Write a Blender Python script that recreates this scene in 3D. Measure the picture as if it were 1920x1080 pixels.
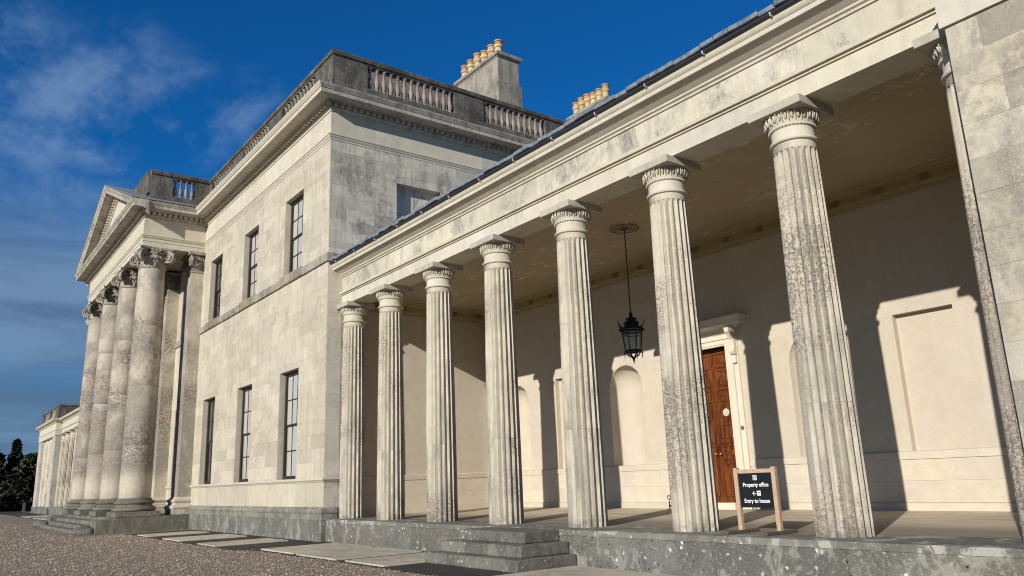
import bpy, bmesh, math, random
from mathutils import Vector, Matrix
import numpy as np
C = bpy.context.scene
COL = C.collection
rad = math.radians
for o in list(bpy.data.objects): bpy.data.objects.remove(o)
random.seed(7)

# ------------------------------------------------------------------ camera, world, sun, exposure
cam = bpy.data.objects.new('camera', bpy.data.cameras.new('camera')); COL.objects.link(cam)
YAW, PITCH, ROLL = rad(52.88), rad(13.75), rad(-2.136)
fwd = Vector((-math.sin(YAW)*math.cos(PITCH), math.cos(YAW)*math.cos(PITCH), math.sin(PITCH)))
r0 = Vector((math.cos(YAW), math.sin(YAW), 0)); u0 = r0.cross(fwd)
RX = r0*math.cos(ROLL) + u0*math.sin(ROLL); UX = -r0*math.sin(ROLL) + u0*math.cos(ROLL)
CAM = Vector((0, -10.753, 1.6)); FPX = 1464.26
cam.matrix_world = Matrix(((RX.x, UX.x, -fwd.x, CAM.x), (RX.y, UX.y, -fwd.y, CAM.y), (RX.z, UX.z, -fwd.z, CAM.z), (0, 0, 0, 1)))
cam.data.sensor_width = 36; cam.data.lens = 36*FPX/1920; cam.data.clip_end = 5000; cam.data.clip_start = .05
C.camera = cam

SUN_AZ, SUN_EL = rad(22.7), rad(19.9)          # azimuth from the facade normal (-y) towards +x
sd = Vector((math.sin(SUN_AZ)*math.cos(SUN_EL), -math.cos(SUN_AZ)*math.cos(SUN_EL), math.sin(SUN_EL)))
sun = bpy.data.objects.new('sun', bpy.data.lights.new('sun', 'SUN')); COL.objects.link(sun)
sun.data.energy = 4.8; sun.data.angle = rad(.53); sun.data.color = (1, .94, .84)
sun.rotation_euler = sd.to_track_quat('Z', 'Y').to_euler()

C.cycles.filter_width = 1.1
C.view_settings.view_transform = 'Standard'; C.view_settings.look = 'None'
C.view_settings.exposure = .10; C.view_settings.gamma = 1; C.view_settings.use_curve_mapping = False

class NT:
    """small helper for node trees"""
    def __init__(s, tree): s.t = tree; s.n = tree.nodes; s.l = tree.links
    def set(s, sock, v):
        if v is None: return
        if isinstance(v, bpy.types.NodeSocket): s.l.new(v, sock)
        elif isinstance(v, (tuple, list)) and sock.type == 'RGBA' and len(v) == 3: sock.default_value = (*v, 1)
        else: sock.default_value = v
    def math(s, op, a, b=None, c=None, clamp=False):
        n = s.n.new('ShaderNodeMath'); n.operation = op; n.use_clamp = clamp
        s.set(n.inputs[0], a); s.set(n.inputs[1], b); s.set(n.inputs[2], c); return n.outputs[0]
    def vmath(s, op, a, b=None, out=0):
        n = s.n.new('ShaderNodeVectorMath'); n.operation = op
        s.set(n.inputs[0], a); s.set(n.inputs[1], b); return n.outputs[out]
    def sep(s, v):
        n = s.n.new('ShaderNodeSeparateXYZ'); s.set(n.inputs[0], v); return n.outputs
    def comb(s, x, y, z):
        n = s.n.new('ShaderNodeCombineXYZ'); s.set(n.inputs[0], x); s.set(n.inputs[1], y); s.set(n.inputs[2], z); return n.outputs[0]
    def noise(s, vec, scale, detail=5, rough=.55, dist=0):
        n = s.n.new('ShaderNodeTexNoise'); s.set(n.inputs['Vector'], vec); s.set(n.inputs['Scale'], scale)
        s.set(n.inputs['Detail'], detail); s.set(n.inputs['Roughness'], rough); s.set(n.inputs['Distortion'], dist); return n.outputs[0]
    def voro(s, vec, scale, out='Distance', rnd=1):
        n = s.n.new('ShaderNodeTexVoronoi'); s.set(n.inputs['Vector'], vec); s.set(n.inputs['Scale'], scale)
        s.set(n.inputs['Randomness'], rnd); return n.outputs[out]
    def ramp(s, v, lo, hi, a=0., b=1.):
        n = s.n.new('ShaderNodeMapRange'); n.interpolation_type = 'SMOOTHSTEP'; n.clamp = True
        s.set(n.inputs[0], v); s.set(n.inputs[1], lo); s.set(n.inputs[2], hi); s.set(n.inputs[3], a); s.set(n.inputs[4], b); return n.outputs[0]
    def mix(s, f, a, b, mode='MIX'):
        n = s.n.new('ShaderNodeMix'); n.data_type = 'RGBA'; n.blend_type = mode
        s.set(n.inputs[0], f); s.set(n.inputs[6], a); s.set(n.inputs[7], b); return n.outputs[2]
    def scale(s, v, sx, sy, sz): return s.vmath('MULTIPLY', v, (sx, sy, sz))

def bearing(u, v):
    x = (fwd+RX*((u-960)/FPX)-UX*((v-540)/FPX)).normalized(); return x
CLOUDS = [(*bearing(u, v), a) for u, v, a in ((230, 205, 7), (60, 190, 6), (330, 205, 5), (10, 100, 5), (470, 200, 3.2), (200, 280, 4), (130, 380, 3), (-200, 200, 10), (-500, 100, 14))]
W = bpy.data.worlds.new('World'); C.world = W; W.use_nodes = True
w = NT(W.node_tree); bgn = w.n['Background']
sky = w.n.new('ShaderNodeTexSky'); sky.sky_type = 'NISHITA'; sky.sun_disc = False
sky.sun_elevation = SUN_EL; sky.sun_rotation = math.atan2(sd.x, sd.y)
sky.altitude = 60; sky.air_density = 1.0; sky.dust_density = .3; sky.ozone_density = 3.0
tc = w.n.new('ShaderNodeTexCoord'); d = tc.outputs['Generated']; dx, dy, dz = w.sep(d)
blue = w.mix(1., sky.outputs[0], (.10, .98, 1.85), 'MULTIPLY')
inv = w.math('DIVIDE', 1., w.math('MAXIMUM', w.math('ADD', dz, .12), .05))
pl = w.comb(w.math('MULTIPLY', dx, inv), w.math('MULTIPLY', dy, inv), 0.)
q = w.vmath('ADD', pl, (4.35, 1.9, 0))
c1 = w.noise(w.scale(q, 1.1, 1.5, 1), 1.25, 8, .6, .5)
c2 = w.noise(w.scale(q, .6, .9, 1), .7, 3, .5, 0)
wisps = w.math('MULTIPLY', w.ramp(c1, .50, .80), w.ramp(c2, .50, .70))
streak = w.noise(w.scale(q, 1.5, 2.6, 1), 1.8, 10, .62, .15)
patch = None
for vx, vy, vz, rdeg in CLOUDS:                      # the few wispy clouds of that afternoon, by bearing
    dt = w.vmath('DOT_PRODUCT', d, (vx, vy, vz), 1)
    mk = w.ramp(dt, math.cos(rad(rdeg)), math.cos(rad(rdeg*.15)))
    patch = mk if patch is None else w.math('MAXIMUM', patch, mk)
wisps = w.math('MAXIMUM', w.math('MULTIPLY', patch, w.ramp(streak, .43, .72)), w.math('MULTIPLY', wisps, .5))
bankn = w.noise(w.scale(d, 2.2, 2.2, 9.), 1.6, 6, .55, .3)
bank = w.math('MULTIPLY', w.ramp(dz, .375, .22), w.ramp(bankn, .02, .45))
cl = w.mix(w.math('MULTIPLY', wisps, .6), blue, (4.0, 6.2, 10.))
bkc = w.mix(w.ramp(w.noise(w.scale(d, 1.5, 1.5, 8.), 2.1, 6, .55, .4), .38, .62), (1.75, 2.8, 4.5), (3.1, 4.9, 7.4))
cl = w.mix(w.math('MULTIPLY', bank, .85), cl, bkc)
w.l.new(cl, bgn.inputs['Color']); bgn.inputs['Strength'].default_value = .053

# ------------------------------------------------------------------ materials
def newmat(name):
    m = bpy.data.materials.new(name); m.use_nodes = True
    t = NT(m.node_tree); return m, t, t.n['Principled BSDF']
def rnd(t):
    oi = t.n.new('ShaderNodeObjectInfo').outputs['Random']; g = t.n.new('ShaderNodeNewGeometry')
    return t.math('FRACT', t.math('ADD', oi, g.outputs['Random Per Island'])), g.outputs['Position'], g.outputs['Normal']
def bump(t, b, h, strength, dist=.02):
    n = t.n.new('ShaderNodeBump'); n.inputs['Strength'].default_value = strength; n.inputs['Distance'].default_value = dist
    t.set(n.inputs['Height'], h); t.l.new(n.outputs[0], b.inputs['Normal'])

def stone(name, base, block=.12, stain=(.20, .17, .14), stain_amt=.5, streak=.4, dark=(.10, .095, .085), dark_amt=0., dlo=.5, dhi=.62,
          white=0., wscale=5., dvec=(1, 1, .55), dsc=1.6, spvec=(1, 1, 1), pink=0., pits=0., lean=0., rough=.86, bmp=.35, tint2=None, drip=0.):
    """weathered limestone: blocks of slightly different tone, mottling, rain streaks, dark crust, pale lichen, pits"""
    m, t, b = newmat(name); r, p, nrm = rnd(t)
    r2 = t.math('FRACT', t.math('MULTIPLY', r, 17.3)); r3 = t.math('FRACT', t.math('MULTIPLY', r, 91.7))
    off = t.vmath('ADD', p, t.comb(t.math('MULTIPLY', r, 7.), t.math('MULTIPLY', r2, 5.), 0.))
    big = t.noise(p, .55, 6, .6, .4); med = t.noise(off, 2.6, 6, .62, .2); fine = t.noise(p, 34, 4, .7); grit = t.noise(p, 120, 2, .6)
    c = t.mix(t.ramp(med, .3, .72), base, tuple(x*f for x, f in zip(base, (.88, .87, .85))))
    if tint2: c = t.mix(t.ramp(big, .42, .66, 0, .75), c, tint2)
    # block tone: most near the base, some clearly greyer
    v = t.math('ADD', 1.-block*.5, t.math('MULTIPLY', r2, block))
    c = t.mix(1., c, t.comb(v, v, t.math('MULTIPLY', v, t.math('ADD', .95, t.math('MULTIPLY', r3, .08)))), 'MULTIPLY')
    c = t.mix(t.math('MULTIPLY', t.ramp(r, .84, .97), block*2.2, None, True), c, tuple(x*.62 for x in base))
    st = t.noise(t.scale(p, 3.2, 3.2, .32), 1.4, 7, .65, .3)
    if streak: c = t.mix(t.ramp(st, .46, .74, 0, streak), c, stain)
    if stain_amt: c = t.mix(t.math('MULTIPLY', t.ramp(big, .46, .64), t.ramp(t.noise(off, 6, 8, .7), .38, .66, 0, stain_amt)), c, stain)
    if pink: c = t.mix(t.math('MULTIPLY', t.ramp(t.noise(p, .8, 4, .6, .6), .5, .62), t.ramp(t.noise(p, 11, 6, .75), .42, .58, 0, pink)), c, (.20, .115, .10))
    if dark_amt:
        src = t.math('ADD', t.noise(t.scale(p, *dvec), dsc, 9, .72, .5), 0.)
        if lean:
            nx, ny, nz = t.sep(nrm); src = t.math('ADD', src, t.math('MULTIPLY', t.math('ADD', nx, t.math('MULTIPLY', ny, -.25)), -lean))
        sp = t.noise(t.scale(p, *spvec), 30, 6, .85)
        f = t.math('MULTIPLY', t.ramp(src, dlo, dhi), t.ramp(sp, .40, .55, .12, dark_amt), None, True)
        c = t.mix(f, c, dark)
    if white:
        c = t.mix(t.math('MULTIPLY', t.ramp(t.noise(p, 17, 5, .75), .55, .63, 0, white*.6), t.ramp(t.noise(t.scale(p, 1, 1, .6), 1.7, 6, .65), .40, .60, .12, 1.)), c, (.42, .41, .36))
        vd = t.math('ADD', t.voro(t.vmath('ADD', p, t.vmath('MULTIPLY', t.n.new('ShaderNodeTexNoise').outputs['Color'], (.1, .1, .1))), wscale), t.math('MULTIPLY', t.noise(p, wscale*4, 5, .7), .32))
        keep = t.ramp(t.noise(p, 1.3, 5, .65), .42, .6)
        c = t.mix(t.math('MULTIPLY', t.ramp(vd, .40, .27, 0, white), keep), c, (.66, .65, .57))
        c = t.mix(t.ramp(t.noise(p, 46, 3, .7), .60, .70, 0, white*.8), c, (.50, .49, .43))
    if drip:   # pale rain-washed patches
        c = t.mix(t.ramp(t.noise(t.scale(p, 2.2, 2.2, 1.5), .9, 7, .7, .6), .53, .60, 0, drip), c, (.46, .45, .39))
    if pits: c = t.mix(t.math('MULTIPLY', t.ramp(t.voro(p, 8.5), .17, .12, 0, pits), t.ramp(t.noise(p, 1.1, 4, .6), .48, .56)), c, (.02, .019, .017))
    c = t.mix(t.ramp(fine, .35, .7, 0, .22), c, tuple(x*.55 for x in base))
    b.inputs['Roughness'].default_value = rough; b.inputs['Specular IOR Level'].default_value = .25
    t.l.new(c, b.inputs['Base Color'])
    h = t.math('ADD', t.math('MULTIPLY', med, .5), t.math('ADD', t.math('MULTIPLY', fine, .35), t.math('MULTIPLY', grit, .15)))
    bump(t, b, h, bmp); return m

CREAM = (.60, .545, .44)
M = {}
M['wall'] = stone('ashlar', (.56, .515, .415), block=.18, stain=(.37, .315, .245), stain_amt=.7, streak=.55, pink=.25, tint2=(.545, .495, .39), dark=(.30, .265, .22), dark_amt=.55, dlo=.56, dhi=.72)
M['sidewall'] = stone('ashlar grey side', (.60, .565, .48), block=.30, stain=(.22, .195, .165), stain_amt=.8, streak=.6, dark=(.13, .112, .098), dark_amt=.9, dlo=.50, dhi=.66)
M['pale'] = stone('pale dressed stone', (.61, .565, .47), block=.10, stain=(.33, .30, .26), stain_amt=.35, streak=.3)
M['frieze'] = stone('frieze stone', (.61, .57, .46), block=.16, stain=(.30, .28, .25), stain_amt=.7, streak=.5, dark=(.205, .20, .185), dark_amt=1., dlo=.49, dhi=.62, dvec=(.55, .55, .5), dsc=1.25, spvec=(1.6, 1.6, .2))
M['weathered'] = stone('weathered cornice stone', (.40, .365, .31), block=.12, stain=(.15, .14, .12), stain_amt=.9, streak=.6, dark=(.10, .095, .085), dark_amt=.8, dlo=.46, dhi=.6, white=.35, wscale=9)
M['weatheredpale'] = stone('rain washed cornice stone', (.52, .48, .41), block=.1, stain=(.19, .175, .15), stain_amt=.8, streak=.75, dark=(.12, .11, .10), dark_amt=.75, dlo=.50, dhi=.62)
M['sill'] = stone('rusty sill stone', (.36, .31, .235), block=.3, stain=(.17, .12, .07), stain_amt=.9, streak=.5, dark=(.12, .10, .08), dark_amt=.8, dlo=.45, dhi=.6, white=.4, wscale=11)
M['parapet'] = stone('lichen black parapet stone', (.175, .16, .138), block=.2, stain=(.055, .052, .046), stain_amt=1., streak=.7, dark=(.034, .033, .029), dark_amt=.95, dlo=.40, dhi=.55, white=.35, wscale=12, bmp=.6)
M['baluster'] = stone('baluster stone', (.33, .30, .255), block=.25, stain=(.12, .105, .09), stain_amt=.7, streak=.5, dark=(.08, .075, .065), dark_amt=.7, dlo=.47, dhi=.6, bmp=.4)
def colmat(name, base, zlo, zhi, film, speck_dark, warm, speck_scale, pale_below=None, left=1., off=.2, poff=.22):
    """lichened shaft: grey film low down and on the damp side, salt and pepper lichen in broad patches, clean stone elsewhere"""
    m, t, b = newmat(name); r, p, nrm = rnd(t); x, y, z = t.sep(p); nx, ny, nz = t.sep(nrm)
    big = t.noise(t.vmath('ADD', p, t.comb(t.math('MULTIPLY', r, 9.), 0., 0.)), .75, 5, .6, .5); med = t.noise(p, 5., 6, .65); fine = t.noise(p, speck_scale, 5, .8); grit = t.noise(p, 95, 3, .7)
    c = t.mix(t.ramp(med, .3, .7), base, tuple(k*.86 for k in base))
    c = t.mix(t.ramp(t.noise(t.scale(p, 4, 4, .3), 1.3, 6, .6), .48, .72, 0, .4), c, tuple(k*f for k, f in zip(base, (.62, .58, .52))))
    drab = t.math('ADD', t.math('MULTIPLY', nx, -.42*left), t.math('MULTIPLY', ny, -.05))
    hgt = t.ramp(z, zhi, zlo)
    src = t.math('ADD', t.math('ADD', drab, t.math('MULTIPLY', hgt, .30)), t.math('ADD', t.math('MULTIPLY', t.math('SUBTRACT', big, .5), 1.7), off-.1))
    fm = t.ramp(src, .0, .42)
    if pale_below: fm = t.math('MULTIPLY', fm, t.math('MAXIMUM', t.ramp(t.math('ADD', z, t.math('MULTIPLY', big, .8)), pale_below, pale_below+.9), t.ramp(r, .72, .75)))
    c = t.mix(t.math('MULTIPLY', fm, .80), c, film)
    pat = t.math('ADD', t.math('MULTIPLY', t.math('SUBTRACT', t.noise(p, .55, 4, .55, .3), .5), 2.2), t.math('ADD', t.math('MULTIPLY', drab, .55), poff))
    pm = t.math('MULTIPLY', t.ramp(pat, .0, .40), t.ramp(z, zhi+1.6, zhi-.3))
    if pale_below: pm = t.math('MULTIPLY', pm, t.ramp(t.math('ADD', z, t.math('MULTIPLY', big, .8)), pale_below, pale_below+.9))
    hue = t.ramp(t.noise(p, .9, 3, .5), .42, .58)
    dk = t.mix(hue, speck_dark, warm)
    c = t.mix(t.math('MULTIPLY', pm, t.ramp(fine, .44, .56, 0, .88)), c, dk)
    c = t.mix(t.math('MULTIPLY', t.math('MAXIMUM', pm, t.math('MULTIPLY', fm, .55)), t.ramp(t.noise(t.vmath('ADD', p, (3.1, 0, 0)), speck_scale*1.25, 4, .75), .56, .63, 0, .85)), c, (.57, .535, .42))
    c = t.mix(t.math('MULTIPLY', t.ramp(z, .95, .62), t.ramp(med, .38, .6, 0, .75)), c, (.14, .135, .115))
    c = t.mix(t.ramp(grit, .52, .68, 0, .3), c, (.12, .105, .09))
    t.l.new(c, b.inputs['Base Color']); b.inputs['Roughness'].default_value = .88; b.inputs['Specular IOR Level'].default_value = .2
    bump(t, b, t.math('ADD', t.math('MULTIPLY', fine, .5), t.math('MULTIPLY', grit, .4)), .6, .018); return m
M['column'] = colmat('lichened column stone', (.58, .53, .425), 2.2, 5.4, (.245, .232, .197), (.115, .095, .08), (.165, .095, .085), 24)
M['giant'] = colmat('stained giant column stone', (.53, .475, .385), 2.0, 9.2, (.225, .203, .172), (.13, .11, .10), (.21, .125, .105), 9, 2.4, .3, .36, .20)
M['capital'] = stone('clean capital stone', (.61, .565, .465), block=.08, stain=(.33, .29, .24), stain_amt=.35, streak=.2)
M['abacus'] = stone('grey abacus stone', (.48, .445, .37), block=.1, stain=(.22, .20, .17), stain_amt=.6, streak=.2, white=.4, wscale=12)
M['ionic'] = stone('dark carved capital stone', (.40, .36, .295), block=.1, stain=(.13, .115, .10), stain_amt=.9, streak=.2, dark=(.085, .08, .07), dark_amt=.8, dlo=.44, dhi=.58)
M['plinth'] = stone('lichen grey plinth stone', (.15, .149, .138), block=.5, tint2=(.175, .155, .11), stain=(.11, .11, .10), stain_amt=.8, streak=.2, dark=(.085, .087, .08), dark_amt=.9, dlo=.42, dhi=.62, white=1., wscale=6.5, pits=1., drip=.38, bmp=.9)
M['basem'] = stone('grey base moulding stone', (.30, .285, .24), block=.2, stain=(.15, .145, .125), stain_amt=.9, streak=.5, dark=(.09, .088, .08), dark_amt=.9, dlo=.43, dhi=.6, white=.4, wscale=9)
M['step'] = stone('lichen step stone', (.19, .182, .155), block=.2, stain=(.11, .105, .09), stain_amt=.9, streak=.35, dark=(.06, .058, .05), dark_amt=.9, dlo=.42, dhi=.6, white=.9, wscale=8, pits=.8, bmp=.9)
M['podium'] = stone('damp green podium stone', (.20, .19, .15), block=.2, stain=(.10, .098, .075), stain_amt=.9, streak=.5, dark=(.07, .068, .056), dark_amt=.85, dlo=.42, dhi=.6, white=.35, wscale=5)
M['edge'] = stone('grey edge stone', (.30, .285, .25), block=.15, stain=(.15, .14, .125), stain_amt=.8, streak=0, dark=(.13, .12, .10), dark_amt=.8, dlo=.48, dhi=.6)
M['edgep'] = stone('lichen grey edge stone', (.215, .205, .18), block=.25, stain=(.13, .125, .11), stain_amt=.8, streak=0, dark=(.11, .105, .09), dark_amt=.8, dlo=.46, dhi=.6, white=.7, wscale=6, drip=.75, bmp=.6)
M['plaster'] = stone('buff stucco', (.585, .525, .435), block=.05, stain=(.50, .42, .34), stain_amt=.45, streak=.25, tint2=(.55, .49, .41), bmp=.12)
M['dado'] = stone('buff dado stone', (.62, .56, .455), block=.09, stain=(.50, .43, .34), stain_amt=.35, streak=.15, bmp=.12)
M['surround'] = stone('cream painted stone', (.70, .65, .54), block=.04, stain=(.55, .50, .40), stain_amt=.2, streak=.1, bmp=.08)
M['cornplaster'] = stone('yellowed plaster cornice', (.42, .345, .19), block=.06, stain=(.30, .24, .13), stain_amt=.4, streak=.1, bmp=.1)
M['boss'] = stone('brown stained boss', (.33, .26, .135), block=.2, stain=(.2, .13, .06), stain_amt=.5, streak=.1)
M['slab'] = stone('pale paving stone', (.58, .52, .40), block=.12, stain=(.30, .27, .22), stain_amt=.8, streak=0, dark=(.26, .235, .19), dark_amt=.55, dlo=.48, dhi=.6, bmp=.7)
M['chimney'] = stone('chimney stone', (.34, .315, .265), block=.15, stain=(.13, .12, .10), stain_amt=.9, streak=.8, dark=(.13, .12, .105), dark_amt=.7, dlo=.46, dhi=.62)
M['pot'] = stone('buff clay pot', (.58, .47, .27), block=.3, stain=(.34, .22, .12), stain_amt=.8, streak=.4, bmp=.2)
M['pottop'] = stone('orange clay rim', (.50, .29, .15), block=.3, stain=(.30, .16, .08), stain_amt=.6, streak=.2, bmp=.2)
M['attic'] = stone('pinkish render', (.30, .235, .21), block=.1, stain=(.22, .155, .14), stain_amt=.6, streak=.4)

def simple(name, col, rough=.6, metal=0., nscale=20, nam=.25, bmp=.15, spec=.5):
    m, t, b = newmat(name); r, p, nrm = rnd(t)
    n = t.noise(p, nscale, 5, .6)
    t.l.new(t.mix(t.ramp(n, .3, .7), col, tuple(x*(1-nam) for x in col)), b.inputs['Base Color'])
    b.inputs['Roughness'].default_value = rough; b.inputs['Metallic'].default_value = metal; b.inputs['Specular IOR Level'].default_value = spec
    bump(t, b, n, bmp, .01); return m
M['frame'] = simple('brown black sash paint', (.030, .023, .020), .42)
M['iron'] = simple('black iron', (.014, .015, .014), .45, .3, 40)
M['rust'] = simple('rusty rod', (.10, .052, .03), .8, .2, 50)
M['rosemetal'] = simple('rusty painted wheel', (.20, .135, .08), .8, 0, 40, .3)
M['gutter'] = simple('black gutter paint', (.035, .040, .045), .45)
M['slate'] = simple('blue grey slate', (.25, .285, .325), .55, 0, 7, .5, .5)
M['lead'] = simple('lead flashing', (.33, .35, .38), .5, .3, 6, .3)
M['bolt'] = simple('white bracket', (.6, .58, .53), .6)
M['blackpanel'] = simple('black sign panel', (.012, .013, .016), .35)
M['white'] = simple('white print', (.80, .80, .78), .6, nam=.02)
M['oakpale'] = simple('pale oak post', (.50, .36, .24), .65, 0, 14, .2)
M['oakdark'] = simple('weathered wood foot', (.13, .095, .065), .8, 0, 18, .35)
M['roundel'] = simple('pale enamel roundel', (.66, .60, .50), .35, 0, 60, .35)
M['brass'] = simple('brass', (.72, .62, .42), .25, .9, 30, .1)
M['darkroom'] = simple('dark interior', (.02, .018, .016), .9)
def ceilmat():
    m, t, b = newmat('peeling ceiling paint'); r, p, n = rnd(t)
    c = t.mix(t.ramp(t.noise(p, .5, 5, .6), .35, .65), (.42, .35, .235), (.37, .305, .20))
    wv = t.noise(t.scale(p, .8, 1.4, 1), 1.1, 8, .65, 1.3)
    crack = t.ramp(t.math('ABSOLUTE', t.math('SUBTRACT', wv, .5)), .022, .004)
    flake = t.math('MULTIPLY', t.ramp(t.noise(t.scale(p, .8, 1.6, 1), 1.5, 6, .62, .8), .63, .66), .9)
    c = t.mix(t.math('MAXIMUM', t.math('MULTIPLY', crack, t.ramp(t.noise(p, .6, 4, .6), .50, .6)), flake), c, (.62, .56, .43))
    t.l.new(c, b.inputs['Base Color']); b.inputs['Roughness'].default_value = .85; return m
M['ceiling'] = ceilmat()
def floormat():
    m, t, b = newmat('worn floor'); r, p, n = rnd(t); x, y, z = t.sep(p)
    st = t.noise(t.scale(p, .35, 3.2, 1), 1.3, 8, .65, .4)
    c = t.mix(t.ramp(st, .4, .62), (.60, .505, .37), (.42, .35, .26))
    drab = t.ramp(t.math('ADD', y, t.math('MULTIPLY', t.math('SUBTRACT', st, .5), 2.6)), 2.6, 1.2)
    c = t.mix(t.math('MULTIPLY', drab, .85), c, (.19, .165, .13))  # floor darker towards its front edge, boundary broken up by the streak noise
    t.l.new(c, b.inputs['Base Color']); b.inputs['Roughness'].default_value = .7
    bump(t, b, t.noise(p, 18, 6, .7), .25); return m
M['floor'] = floormat()
def woodmat():
    m, t, b = newmat('polished mahogany'); r, p, n = rnd(t)
    g = t.noise(t.scale(p, 9, 9, .7), 1.6, 6, .6, 1.4); g2 = t.noise(t.scale(p, 60, 60, 2.5), 1., 3, .6)
    c = t.mix(t.ramp(g, .36, .64), (.20, .062, .014), (.06, .015, .006))
    c = t.mix(t.ramp(g2, .45, .7, 0, .5), c, (.075, .02, .008))
    t.l.new(c, b.inputs['Base Color']); b.inputs['Roughness'].default_value = .62; b.inputs['Specular IOR Level'].default_value = .12
    bump(t, b, g2, .06); return m
M['door'] = woodmat()
def glassmat(name, col, rough=.03):
    m, t, b = newmat(name); r, p, n = rnd(t)
    t.set(b.inputs['Base Color'], col); b.inputs['Roughness'].default_value = rough; b.inputs['IOR'].default_value = 1.52
    b.inputs['Coat Weight'].default_value = 1.; b.inputs['Coat Roughness'].default_value = .02
    bump(t, b, t.noise(p, 1.3, 2, .5), .05, .05); return m
M['glass'] = glassmat('old window glass', (.02, .022, .025))
M['glassblind'] = glassmat('window glass before a pale blind', (.50, .49, .45))
def lampglass():
    m, t, b = newmat('thin lantern glass'); b.inputs['Base Color'].default_value = (.75, .80, .80, 1)
    b.inputs['Transmission Weight'].default_value = .85; b.inputs['Roughness'].default_value = .25; b.inputs['IOR'].default_value = 1.1; return m
M['lampglass'] = lampglass()
def gravelmat(name='gravel', tint=1.):
    m, t, b = newmat(name); r, p, n = rnd(t)
    ce = t.voro(p, 34, 'Color'); cx, cy, cz = t.sep(ce)
    c = t.mix(cx, (.37*tint, .285*tint, .20*tint), (.18*tint, .14*tint, .10*tint)); c = t.mix(t.ramp(cy, .74, .95), c, (.50*tint, .41*tint, .34*tint))
    c = t.mix(t.ramp(cz, .80, .95), c, (.095, .075, .065))
    c = t.mix(t.ramp(t.noise(p, .35, 5, .6, .4), .4, .66, 0, .35), c, (.16, .12, .09))
    t.l.new(c, b.inputs['Base Color']); b.inputs['Roughness'].default_value = .9
    bump(t, b, t.voro(p, 34), 1., .03); return m
M['gravel'] = gravelmat()
def pebblemat():
    m, t, b = newmat('loose stones'); r, p, n = rnd(t); g = t.n.new('ShaderNodeNewGeometry').outputs['Random Per Island']
    g2 = t.math('FRACT', t.math('MULTIPLY', g, 57.)); c = t.mix(g, (.43, .34, .235), (.15, .118, .085)); c = t.mix(t.ramp(g2, .8, .95), c, (.55, .47, .39))
    t.l.new(c, b.inputs['Base Color']); b.inputs['Roughness'].default_value = .85; return m
M['pebble'] = pebblemat()
M['tarmac'] = stone('dark damp tarmac', (.062, .058, .050), block=0, stain=(.035, .033, .03), stain_amt=.7, streak=0, dark=(.028, .026, .024), dark_amt=.7, dlo=.45, dhi=.6, bmp=.6, rough=.8)
M['grass'] = simple('lawn grass', (.05, .075, .025), .9, 0, 3, .5)
def leafmat(name, a, b_):
    m, t, b = newmat(name); r, p, n = rnd(t); g = t.n.new('ShaderNodeNewGeometry').outputs['Random Per Island']
    t.l.new(t.mix(g, a, b_), b.inputs['Base Color']); b.inputs['Roughness'].default_value = .7; return m
M['conifer'] = leafmat('conifer needles', (.007, .015, .008), (.022, .036, .015))
M['leaf'] = leafmat('dark leaves', (.007, .012, .005), (.024, .028, .009))
M['autumn'] = leafmat('russet leaves', (.012, .012, .005), (.045, .03, .010))
M['bark'] = simple('bark', (.05, .04, .03), .9)

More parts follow.
